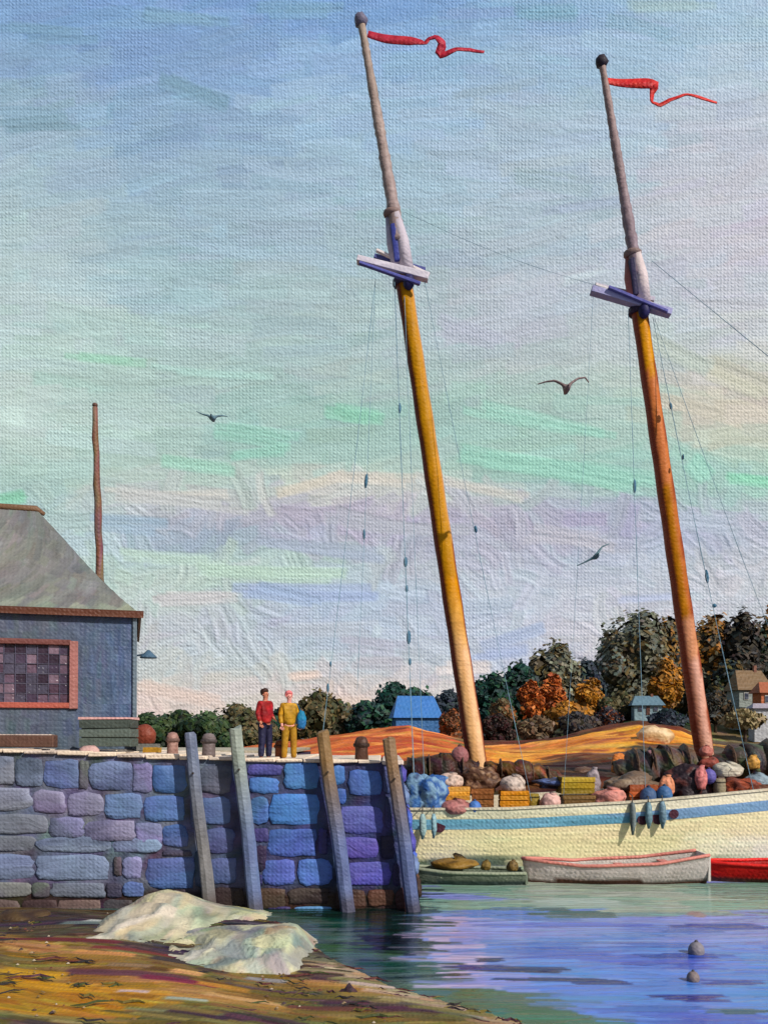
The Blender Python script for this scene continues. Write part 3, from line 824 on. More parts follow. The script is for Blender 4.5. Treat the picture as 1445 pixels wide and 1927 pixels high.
rock('dark_rock', 656, 1898, 34, 46, 13.9, (64, 44, 50), 'small dark upright stone near the bottom centre of the beach', seed=8, kindcols=[(64, 42, 50), (44, 36, 40)])

# ------------------------------------------------------------ boathouse
HX = at(252, 1400, 24.0)
hz = 3.72
house = empty('boathouse', (HX.x, HX.y, hz), R(15.9))
tag(house, 'blue walled boathouse with grey hipped roof standing on the quay at left', 'boathouse')
def build_house():
    mat = pmat(24, rough=.5, mixv=.12)
    wl_, dp, eh = 8.5, 6.0, CZ + 238 / F * 24 - hz
    def panel(name, p0, ux, uz, w, h, colf, nx, nz, n=260, parent=house, lean=0):
        base = np.zeros((nz, nx, 3)); P = np.zeros((nz, nx, 3))
        for j in range(nz):
            for i in range(nx):
                u, v = i / (nx - 1), j / (nz - 1)
                base[j, i] = colf(u, v)
                P[j, i] = Vector(p0) + Vector(ux) * (u * w) + Vector(uz) * (v * h)
        col, hh = paint(base, n, 16, 5, math.pi / 2, jit=6, alpha=.85, curve=.004)
        nrm = Vector(ux).cross(Vector(uz)).normalized()
        P += hh[..., None] * np.array(nrm) * .008
        return grid_obj(name, P, np.clip(col, 4, 250), mat, parent)
    def wc(u, v):
        t = np.clip((u - .75) * 5, 0, 1)
        c = np.array((80, 88, 104)) * (1 - t) + np.array((74, 90, 120)) * t
        if v > .9: c = c * .9 + np.array((50, 50, 90)) * .1
        if v < .12: c = np.array((78, 90, 104))
        return c
    # front wall leaves a window opening: four panels round it
    wx0, wx1, wz0, wz1 = -4.9, -1.62, 1.30, 2.86
    def strip(x0, x1, z0, z1, nx, nz, n):
        panel('wall', (x0, 0, z0), (1, 0, 0), (0, 0, 1), x1 - x0, z1 - z0, lambda u, v: wc((x0 + u * (x1 - x0) + wl_) / wl_, (z0 + v * (z1 - z0)) / eh), nx, nz, n)
    strip(-wl_, .0, 0, wz0, 220, 34, 260); strip(-wl_, 0, wz1, eh, 220, 34, 260)
    strip(-wl_, wx0, wz0, wz1, 90, 46, 120); strip(wx1, 0, wz0, wz1, 60, 56, 160)
    panel('wall', (0, 0, 0), (0, 1, 0), (0, 0, 1), dp, eh, lambda u, v: (96, 108, 120), 60, 50, 120)
    panel('wall', (-wl_, dp, 0), (0, -1, 0), (0, 0, 1), dp, eh, lambda u, v: (80, 90, 110), 20, 20, 10)
    panel('wall', (0, dp, 0), (-1, 0, 0), (0, 0, 1), wl_, eh, lambda u, v: (80, 90, 110), 20, 20, 10)
    # corner board
    bm = bmesh.new(); add_box(bm, (.02, -.02, eh / 2), (.12, .12, eh), jitter=.01); bevel(bm, .015, 1)
    bm_obj('corner_board', bm, (98, 112, 124), mat, house)
    # roof
    ov = .14
    rh = CZ + 418 / F * 26.9 - hz - eh
    e = [Vector((-wl_ - ov, -ov, eh)), Vector((ov, -ov, eh - .05)), Vector((ov, dp + ov, eh)), Vector((-wl_ - ov, dp + ov, eh))]
    r0, r1 = Vector((-wl_ + 2.7, dp / 2, eh + rh)), Vector((-2.75, dp / 2, eh + rh))
    def slope(a, b, c, d, nx, nz, n):
        base = np.zeros((nz, nx, 3)); P = np.zeros((nz, nx, 3))
        for j in range(nz):
            v = j / (nz - 1)
            for i in range(nx):
                u = i / (nx - 1)
                p = (a.lerp(b, u)).lerp(d.lerp(c, u), v)
                p = p + Vector((0, 0, -.22 * math.sin(v * math.pi) * (1 - v)))   # slight bell-cast
                P[j, i] = p
                k = .5 + .5 * math.sin(u * 9 + v * 3)
                base[j, i] = np.array((106, 108, 108)) * (1 - k * .5) + np.array((124, 121, 114)) * k * .5
                if v < .10: base[j, i] = (128, 134, 122)
        col, hh = paint(base, n, 20, 5, R(48), jit=6, alpha=.85)
        P[..., 2] += hh * .012
        return grid_obj('roof', P, col, mat, house)
    slope(e[0], e[1], r1, r0, 180, 110, 700)
    slope(e[1], e[2], r1, r1 + Vector((0, .001, 0)), 60, 60, 120)
    slope(e[2], e[3], r0, r1, 60, 40, 60)
    slope(e[3], e[0], r0, r0 + Vector((0, .001, 0)), 40, 40, 60)
    bm = bmesh.new(); add_box(bm, (-wl_ / 2, dp / 2, eh - .06), (wl_ + 2 * ov - .1, dp + 2 * ov - .1, .04))
    bm_obj('soffit', bm, (70, 76, 110), mat, house)
    bm = bmesh.new(); add_tube(bm, [r0 + Vector((0, 0, .02)), r1 + Vector((0, 0, .02)), r1 + Vector((.22, -.02, -.12))], [.1, .11, .06], 7)
    bm_obj('ridge_cap', bm, (112, 84, 62), mat, house, True)
    bm = bmesh.new()
    add_box(bm, (-wl_ / 2 + ov / 2 + .05, -ov - .02, eh - .08), (wl_ + ov * 1.9, .07, .17), jitter=.012)
    add_box(bm, (ov + .02, dp / 2, eh - .08), (.07, dp + ov * 2, .16))
    bm_obj('fascia', bm, lambda c: np.array((96, 58, 44)) + rng.normal(0, 8), mat, house)
    # window
    win = empty('window', (0, 0, 0)); win.parent = house
    def bar(name, x0, x1, z0, z1, y, th, c, jit=.012):
        bm = bmesh.new(); add_box(bm, ((x0 + x1) / 2, y, (z0 + z1) / 2), (x1 - x0, th, z1 - z0), jitter=jit)
        bevel(bm, .012, 1)
        return bm_obj(name, bm, c, mat, win)
    red = (112, 68, 64); sal = (158, 104, 98)
    bar('frame', wx0 - .14, wx1 + .02, wz1 - .02, wz1 + .12, -.03, .12, red)
    bar('frame', wx0 - .14, wx1 - .0, wz0 - .12, wz0 + .02, -.03, .12, (168, 88, 74))
    bar('frame', wx1 - .02, wx1 + .19, wz0 - .14, wz1 + .1, -.035, .13, sal)
    bar('frame', wx0 - .16, wx0 + .02, wz0 - .1, wz1 + .1, -.035, .13, red)
    nc, nr = 12, 6
    cw, rhh = (wx1 - wx0) / nc, (wz1 - wz0) / nr
    pmt = pmat(24, rough=.22, mixv=.3)
    pane_me = {}
    for i in range(nc):
        for j in range(nr):
            key = random.randint(0, 5)
            if key not in pane_me:
                bm = bmesh.new(); add_box(bm, (0, 0, 0), (cw * .9, .03, rhh * .88), jitter=.014)
                c = [(84, 64, 80), (66, 54, 72), (98, 78, 94), (74, 70, 86), (56, 44, 58), (112, 92, 106)][key]
                o = bm_obj('pane', bm, c, pmt, win); pane_me[key] = o.data
            else:
                o = link('pane', pane_me[key], win)
            o.location = (wx0 + (i + .5) * cw, .045 + random.uniform(-.008, .008), wz0 + (j + .5) * rhh)
    for i in range(1, nc):
        bar('glazing_bar', wx0 + i * cw - .016, wx0 + i * cw + .016, wz0, wz1, .03, .045, (78, 74, 92), .004)
    for j in range(1, nr):
        bar('glazing_bar', wx0, wx1, wz0 + j * rhh - .014, wz0 + j * rhh + .014, .034, .04, (84, 80, 96), .004)
    # lamp on a bracket at the corner
    lp = empty('wall_lamp', (.12, -.0, 2.62)); lp.parent = house
    bm = bmesh.new(); add_tube(bm, [(-.05, 0, .0), (.14, 0, .04), (.3, 0, .0)], .025, 6)
    bm_obj('bracket', bm, (60, 80, 100), mat, lp, True)
    bm = bmesh.new(); add_lathe(bm, [(.03, .16), (.11, .08), (.22, -.02), (.23, -.06), (.06, -.07)], 12, (.26, 0, 0))
    bm_obj('lamp_shade', bm, (70, 96, 118), mat, lp, True)
    bm = bmesh.new(); add_box(bm, (-wl_ / 2, -.04, .04), (wl_, .1, .1), jitter=.01)
    bm_obj('sill_board', bm, (86, 84, 84), mat, house)
build_house()

# pole behind the roof
def pole():
    a = at(190, 1150, 31.5); b = at(178, 766, 31.5)
    root = empty('flagpole', (a.x, a.y, 3.7))
    tag(root, 'bare rust brown pole rising behind the grey roof', 'pole')
    a0 = Vector((a.x, a.y, 3.7)); n = 22; pts, rr = [], []
    bm = bmesh.new()
    for i in range(n + 1):
        t = i / n; z = 3.7 + (b.z - 3.7) * t
        x = np.interp(z, [3.7, a.z, b.z], [a.x + .3, a.x, b.x]); pts.append(Vector((x + .02 * math.sin(i * 2.1), 31.5, z)) - a0)
        rr.append((.20 - .10 * t) * random.uniform(.9, 1.1))
    add_tube(bm, pts, rr, 9)
    bm_obj('shaft', bm, lambda c: np.array((118, 84, 72)) + rng.normal(0, 9, 3) if c.z > 4 else np.array((150, 100, 92)) + rng.normal(0, 8), pmat(31), root, True)
    bm = bmesh.new(); add_lathe(bm, [(.04, 0), (.10, .05), (.09, .12), (.02, .16)], 9)
    bm_obj('pole_cap', bm, (96, 70, 62), pmat(31), root, True, loc=tuple(pts[-1]))
pole()

# ------------------------------------------------------------ things along the quay
def tapered_block(name, px, py, w, h, Y, c, label, cat, group=None, dome=.3, top=None, depth=None):
    s = Y / F; p = at(px, py, Y); W_, H_ = w * s, h * s
    root = empty(name, (p.x, p.y, p.z)); tag(root, label, cat, group)
    bm = bmesh.new()
    add_lathe(bm, [(W_ * .42, -.03), (W_ * .5, H_ * .1), (W_ * .46, H_ * .5), (W_ * .5, H_ * .62), (W_ * .5, H_ * .8), (W_ * .36, H_ * .95), (W_ * .12, H_)], 12, wob=.04)
    bm_obj('shaft', bm, lambda co: np.array(c, float) + rng.normal(0, 8), pmat(Y), root, True)
    bm = bmesh.new(); add_lathe(bm, [(W_ * .56, H_ * .60), (W_ * .60, H_ * .64), (W_ * .60, H_ * .70), (W_ * .56, H_ * .74)], 12)
    bm_obj('collar', bm, np.array(c) * .7, pmat(Y), root, True)
bol = 'short bollards on the quay edge'
tapered_block('bollard', 325, 1424, 22, 46, 22.2, (146, 112, 102), 'pinkish brown bollard left of the leftmost leaning post', 'bollard', bol)
tapered_block('bollard', 393, 1426, 26, 46, 22.2, (108, 96, 96), 'grey brown bollard between the two left posts', 'bollard', bol)
tapered_block('bollard', 680, 1436, 26, 50, 22.0, (80, 54, 44), 'dark brown bollard between the two right posts', 'bollard', bol)
tapered_block('bollard', 527, 1432, 20, 40, 22.7, (122, 68, 36), 'small rusty bollard between the person in red and the person in yellow', 'bollard', bol)

def crate(px, py, w, h, Y, c, label, cat='crate', group=None, rz=0.0, name='crate', lid=None, depth=None, slats=4):
    """px,py = middle of the foot"""
    s = Y / F; p = at(px, py, Y); W_, H_ = w * s, h * s; D_ = depth or W_ * .7
    root = empty(name, (p.x, p.y, p.z), rz); tag(root, label, cat, group)
    m = pmat(Y)
    bm = bmesh.new(); add_box(bm, (0, 0, H_ / 2), (W_ * .94, D_ * .94, H_ * .96), jitter=.006)
    bm_obj('box', bm, np.array(c) * .72, m, root)
    hh = H_ / slats
    for k in range(slats):
        bm = bmesh.new()
        add_box(bm, (random.uniform(-.02, .02), -D_ / 2, hh * (k + .5)), (W_, .03, hh * .86), jitter=.016)
        add_box(bm, (0, D_ / 2, hh * (k + .5)), (W_, .03, hh * .86), jitter=.006)
        add_box(bm, (W_ / 2, 0, hh * (k + .5)), (.03, D_ * .9, hh * .86), jitter=.006)
        bm_obj('slat', bm, np.clip(np.array(c) * rng.uniform(.78, 1.06) + rng.normal(0, 9), 5, 250), m, root)
    if lid is not None:
        bm = bmesh.new(); add_box(bm, (0, 0, H_ + .02), (W_ * 1.04, D_ * 1.08, .05), jitter=.01)
        bm_obj('lid', bm, lid, m, root)
    return root
crate(206, 1406, 92, 52, 22.4, (92, 102, 96), 'wide grey green chest with a pink lid by the boathouse corner', 'chest', name='chest', lid=(196, 150, 146), depth=.8, slats=3)
rock('sack', 168, 1424, 38, 24, 22.0, (186, 150, 144), 'small pinkish sack on the wall edge in front of the chest', 'sack', seed=12, sub=2)
def timber():
    p = at(30, 1408, 22.6); root = empty('timber_beam', (p.x, p.y, p.z)); tag(root, 'brown squared timber lying along the foot of the boathouse wall', 'timber')
    bm = bmesh.new(); add_box(bm, (-.2, 0, .17), (2.4, .34, .3), jitter=.02); bevel(bm, .03, 1)
    bm_obj('beam', bm, (92, 66, 56), pmat(22), root)
    bm = bmesh.new(); add_box(bm, (-.2, 0, .335), (2.3, .28, .02), jitter=.01)
    bm_obj('plank', bm, (196, 180, 170), pmat(22), root)
timber()
crate(280, 1424, 40, 24, 23.6, (110, 110, 106), 'small grey crate beside the boathouse under the red float', rz=.2, slats=2)
crate(287, 1427, 28, 20, 22.9, (206, 156, 56), 'small yellow box at the foot of the grey crate by the boathouse', 'box', name='yellow_box', slats=2)
rock('float', 272, 1402, 42, 38, 23.7, (120, 58, 42), 'rusty red round float resting on the grey crate', 'float', seed=14, amp=.06, sub=3, sink=0)

# ------------------------------------------------------------ people
def skin(V, E, Rr, sub=1):
    me = bpy.data.meshes.new('tmp'); me.from_pydata([tuple(v) for v in V], E, [])
    o = bpy.data.objects.new('tmp', me); S.collection.objects.link(o)
    m = o.modifiers.new('s', 'SKIN'); m.use_smooth_shade = True
    for i, r in enumerate(Rr):
        me.skin_vertices[0].data[i].radius = r if isinstance(r, tuple) else (r, r)
    me.skin_vertices[0].data[0].use_root = True
    if sub: s = o.modifiers.new('d', 'SUBSURF'); s.levels = sub; s.render_levels = sub
    dg = bpy.context.evaluated_depsgraph_get()
    out = bpy.data.meshes.new_from_object(o.evaluated_get(dg))
    bpy.data.objects.remove(o); bpy.data.meshes.remove(me)
    return out
def mesh_obj(name, me, col, mat, parent, loc=(0, 0, 0)):
    me.name = name; me.materials.clear(); me.materials.append(mat)
    if callable(col): col = np.array([col(v.co) for v in me.vertices])
    setcol(me, col)
    me.polygons.foreach_set('use_smooth', [True] * len(me.polygons))
    return link(name, me, parent, loc)
def merge(*mes):
    bm = bmesh.new()
    for m in mes: bm.from_mesh(m)
    me = bpy.data.meshes.new('body'); bm.to_mesh(me); bm.free(); return me

def person(px, py, hpx, Y, rz, label, skinc, hairc, topc, legc, shoec, arms, hat=None):
    s = Y / F; p = at(px, py, Y); H = hpx * s
    root = empty('person', (p.x, p.y, p.z), rz); tag(root, label, 'person')
    k = H / 1.75
    m = pmat(Y, mixv=.25, amp=.6)
    def v(x, y, z): return Vector((x * k, y * k, z * k))
    # figure faces -Y
    V = [v(0, 0, .95), v(0, 0, 1.12), v(0, -.01, 1.30), v(0, 0, 1.43), v(0, -.01, 1.50), v(0, -.02, 1.58), v(0, -.015, 1.68)]
    Rr = [.10, .09, .10, .07, .05, .078, .068]
    E = [(0, 1), (1, 2), (2, 3), (3, 4), (4, 5), (5, 6)]
    def chain(start, pts, rs):
        last = start
        for q, r in zip(pts, rs):
            V.append(v(*q)); Rr.append(r); E.append((last, len(V) - 1)); last = len(V) - 1
        return last
    hands = []
    for sg in (-1, 1):
        chain(0, [(sg * .09, 0, .86), (sg * .11, -.01, .5), (sg * .12, .02, .10), (sg * .125, -.05, .04), (sg * .13, -.16, .03)], [.09, .06, .042, .04, .03])
        a = arms[0 if sg < 0 else 1]
        chain(2, [(sg * .17, 0, 1.40)] + a, [.06, .046, .034, .030])
        hands.append((a[-1], a[-2]))
    Rk = [(r * k * (1.15 if i < 4 else 1), r * k * (.8 if i < 4 else 1)) for i, r in enumerate(Rr)]
    body = skin(V, E, Rk)
    parts = [body]
    for (h, el) in hands:
        h = Vector(h); d = (h - Vector(el)).normalized(); sd_ = d.cross(Vector((0, 1, .1))).normalized()
        for f in range(5):
            if f < 4:
                o0 = h + sd_ * (.024 * (f - 1.5)); L_ = [.07, .08, .075, .06][f]
                pts = [o0, o0 + d * L_ * .6 + Vector((0, 0, 0)), o0 + d * L_ + Vector((0, -.02, 0))]
            else:
                pts = [h - d * .02 - sd_ * .03, h + d * .02 - sd_ * .06, h + d * .05 - sd_ * .065]
            parts.append(skin([q * k for q in pts], [(0, 1), (1, 2)], [.010 * k, .009 * k, .008 * k], 1))
    # nose and ears
    for q, r in (((0, -.10, 1.60), .014), ((-.08, -.01, 1.60), .018), ((.08, -.01, 1.60), .018)):
        bm = bmesh.new(); bmesh.ops.create_icosphere(bm, subdivisions=1, radius=r * k, matrix=Matrix.Translation(v(*q)))
        t = bpy.data.meshes.new('t'); bm.to_mesh(t); bm.free(); parts.append(t)
    mesh_obj('body', merge(*parts), skinc, m, root)
    for e in (-1, 1):
        bm = bmesh.new(); bmesh.ops.create_icosphere(bm, subdivisions=1, radius=.011 * k, matrix=Matrix.Translation(v(e * .032, -.088, 1.62)))
        bm_obj('eye', bm, (30, 24, 22), m, root, True)
    # trousers
    TV, TE, TR = [v(0, 0, 1.0)], [], [(.155 * k, .115 * k)]
    for sg in (-1, 1):
        last = 0
        for q, r in (((sg * .09, 0, .84), .115), ((sg * .115, -.01, .5), .09), ((sg * .125, .015, .10), .075)):
            TV.append(v(*q)); TR.append((r * k, r * k)); TE.append((last, len(TV) - 1)); last = len(TV) - 1
    mesh_obj('trousers', skin(TV, TE, TR), lambda c: np.array(legc, float) + rng.normal(0, 5), m, root)
    # jacket with sleeves
    JV = [v(0, 0, .86), v(0, 0, 1.1), v(0, -.01, 1.28), v(0, 0, 1.42)]; JR = [(.19 * k, .145 * k), (.17 * k, .13 * k), (.19 * k, .135 * k), (.095 * k, .085 * k)]; JE = [(0, 1), (1, 2), (2, 3)]
    for sg in (-1, 1):
        a = arms[0 if sg < 0 else 1]; last = 2
        for q, r in zip([(sg * .18, 0, 1.39)] + a[:-1] + [tuple(Vector(a[-2]).lerp(Vector(a[-1]), .75))], (.08, .068, .058, .05)):
            JV.append(v(*q)); JR.append((r * k, r * k)); JE.append((last, len(JV) - 1)); last = len(JV) - 1
    tc = np.array(topc, float)
    mesh_obj('jacket', skin(JV, JE, JR), lambda c: np.clip(tc * rng.uniform(.7, 1.1) + rng.normal(0, 6), 4, 250), m, root)
    for sg in (-1, 1):
        bm = lump(.11 * k, .28 * k, .12 * k, 2, .05)
        bm_obj('shoe', bm, shoec, m, root, True, loc=v(sg * .128, -.06, -.01))
    # hair or hat
    bm = lump(.20 * k, .215 * k, .19 * k, 3, .10 if hat is None else .04, 4, flat=False, seed=3)
    for vv in bm.verts:
        if vv.co.z < .075 * k and vv.co.y < .02 * k: vv.co.y = max(vv.co.y, -.02 * k)
    bm_obj('hair' if hat is None else 'cap', bm, hairc if hat is None else hat, m, root, True, loc=v(0, .02, 1.60))
    if hat is None:
        bm = bmesh.new()
        for q in range(26):
            a = random.uniform(0, 6.28); t = random.uniform(.2, 1)
            b0 = v(.075 * t * math.cos(a), .02 + .075 * t * math.sin(a), 1.70); b1 = b0 + v(.03 * math.cos(a), .03 * math.sin(a), random.uniform(.03, .07))
            add_tube(bm, [b0, b1], [.014 * k, .004 * k], 4)
        bm_obj('hair_tuft', bm, hairc, m, root)
    return root, k, p
person(499, 1434, 138, 22.4, .9, 'dark haired person in red sweater and navy trousers standing on the wall', (190, 120, 96), (58, 34, 28), (168, 36, 34), (34, 34, 62), (30, 28, 44),
       [[(-.22, .03, 1.13), (-.20, -.08, .88)], [(.23, .05, 1.13), (.15, -.16, 1.02)]])
root2, k2, p2 = person(544, 1436, 136, 22.5, .5, 'person in yellow oilskins and pink hat standing on the wall', (214, 150, 138), (90, 60, 40), (196, 144, 30), (160, 118, 32), (96, 78, 36),
       [[(-.22, .02, 1.13), (-.21, -.08, .86)], [(.23, .0, 1.13), (.25, -.08, .87)]], hat=(206, 112, 112))
bm = lump(.26, .22, .56, 3, .08, 2)
bg_ = bm_obj('bag', bm, lambda c: (30, 118, 156) if c.z > .2 else (34, 96, 150), pmat(22.4), None, True, loc=(p2.x + .30, p2.y + .06, p2.z + .86))
tag(bg_, 'bright blue bag carried at the side of the person in yellow', 'bag')
bm = bmesh.new(); add_tube(bm, [(-.02, 0, .45), (-.08, -.02, .60), (-.16, -.04, .66)], .016, 6)
bm_obj('strap', bm, (40, 90, 120), pmat(22.4), bg_, True)

# ------------------------------------------------------------ schooner
ship = empty('schooner', (10, 31, 0))
tag(ship, 'long cream schooner with a blue stripe and two raked masts moored behind the quay', 'schooner')
SO = Vector((10, 31, 0))
def sheer(x): return np.interp(x, [-3, 0, 1, 4, 8, 12, 18, 24], [1.96, 1.86, 1.84, 1.88, 2.10, 2.46, 3.0, 3.7]) 
def halfb(x, z):
    b = np.interp(x, [-3.2, -2.6, 0, 4, 10, 16, 20, 23, 24.4], [1.2, 1.9, 2.6, 2.95, 3.0, 2.7, 1.9, .8, .06])
    t = np.clip((z + .6) / 2.4, 0, 1)
    return b * (.72 + .28 * t ** .6)
def build_ship():
    mat = pmat(28, rough=.45, mixv=.05, brush=.8)
    xs = np.linspace(-3.2, 24.4, 260); nz = 36
    def side(sgn, z0f, z1f, colf, name, out=0.0, nz=36, n=600, xs=xs, L=24, W=4):
        X = np.zeros((nz, len(xs))); base = np.zeros((nz, len(xs), 3)); P = np.zeros((nz, len(xs), 3))
        for i, x in enumerate(xs):
            for j in range(nz):
                z = z0f(x) + (z1f(x) - z0f(x)) * j / (nz - 1)
                P[j, i] = (x - 10, sgn * (halfb(x, z) + out), z); base[j, i] = colf(x, z)
        col, h = paint(base, n, L, W, 0.0, jit=4, alpha=.8)
        P[..., 1] += sgn * h * .006
        if sgn > 0: P = P[:, ::-1]; col = col[:, ::-1]
        return grid_obj(name, P, np.clip(col, 4, 250), mat, ship)
    def hc(x, z):
        if z < .12: return (92, 104, 88)
        if z > sheer(x) - .34: return (214, 208, 182)
        t = np.clip((x - 8) / 5, 0, 1) * np.clip(1.4 - z, 0, 1)
        return np.array((238, 222, 176)) * (1 - t) + np.array((228, 218, 210)) * t
    side(-1, lambda x: -.6, lambda x: sheer(x), hc, 'hull')
    side(1, lambda x: -.6, lambda x: sheer(x), hc, 'hull', n=60)
    side(-1, lambda x: sheer(x) - .66, lambda x: sheer(x) - .33, lambda x, z: (112, 166, 192) if x < 8 else (118, 152, 188), 'stripe', .012, 8, 200)
    # transom, deck, bulwark inside, rail caps
    bm = bmesh.new()
    zz = np.linspace(-.6, sheer(-3.2), 8)
    L_ = [bm.verts.new((-13.2, -halfb(-3.2, z), z)) for z in zz]; R_ = [bm.verts.new((-13.2, halfb(-3.2, z), z)) for z in zz]
    for a in range(7): bm.faces.new((L_[a], L_[a + 1], R_[a + 1], R_[a]))
    bm_obj('transom', bm, (228, 214, 176), mat, ship)
    bm = bmesh.new(); q = []
    for x in np.linspace(-3.1, 24.2, 40):
        z = float(sheer(x)) - .55; b = float(halfb(x, z)) - .02
        q.append((bm.verts.new((x - 10, -b, z)), bm.verts.new((x - 10, b, z))))
    for a, b in zip(q, q[1:]): bm.faces.new((a[0], b[0], b[1], a[1]))
    bm_obj('deck', bm, (120, 82, 54), mat, ship)
    for sgn in (-1, 1):
        bm = bmesh.new(); prev = None
        for x in np.linspace(-3.2, 24.3, 70):
            z = float(sheer(x)); b = float(halfb(x, z))
            c = [(x - 10, sgn * (b + .05), z - .03), (x - 10, sgn * (b + .05), z + .04), (x - 10, sgn * (b - .14), z + .04), (x - 10, sgn * (b - .14), z - .56)]
            r = [bm.verts.new(t) for t in c]
            if prev:
                for k in range(3): bm.faces.new((prev[k], prev[k + 1], r[k + 1], r[k]))
            prev = r
        bm_obj('rail', bm, lambda c: np.array((206, 196, 172)) + rng.normal(0, 5) if c.x < 2 else np.array((190, 150, 120)) + rng.normal(0, 6), mat, ship)
    # small dark ports near the stripe
    for (px, py, r) in ((828, 1558, 11), (1208, 1543, 10), (1237, 1540, 12), (1266, 1532, 9)):
        Yh = 28.1; p = at(px, py, Yh)
        y = 31 - halfb(p.x, p.z) - .012
        bm = bmesh.new(); add_tube(bm, [(0, .02, 0), (0, -.025, 0)], r / F * Yh, 12)
        bm_obj('porthole', bm, (70, 34, 48), mat, ship, loc=(p.x - 10, y - 31, p.z))
    # bowsprit and deckhouse
    bm = bmesh.new(); add_tube(bm, [(12.2, 0, 3.5), (19.5, 0, 5.2)], [.2, .09], 10); bm_obj('bowsprit', bm, (150, 96, 50), mat, ship, True)
build_ship()

def cross_plank(p0, p1, w, th, c, name, parent, mat, org):
    bm = bmesh.new()
    d = (p1 - p0); L_ = d.length; ax = d.normalized()
    up = Vector((0, 1, 0)); n = ax.cross(up).normalized(); yv = n.cross(ax)
    M_ = Matrix((ax, yv, n)).transposed()
    add_box(bm, (p0 + p1) / 2 - org, (L_, w, th), rot=M_, jitter=.012); bevel(bm, .015, 1)
    return bm_obj(name, bm, c, mat, parent)

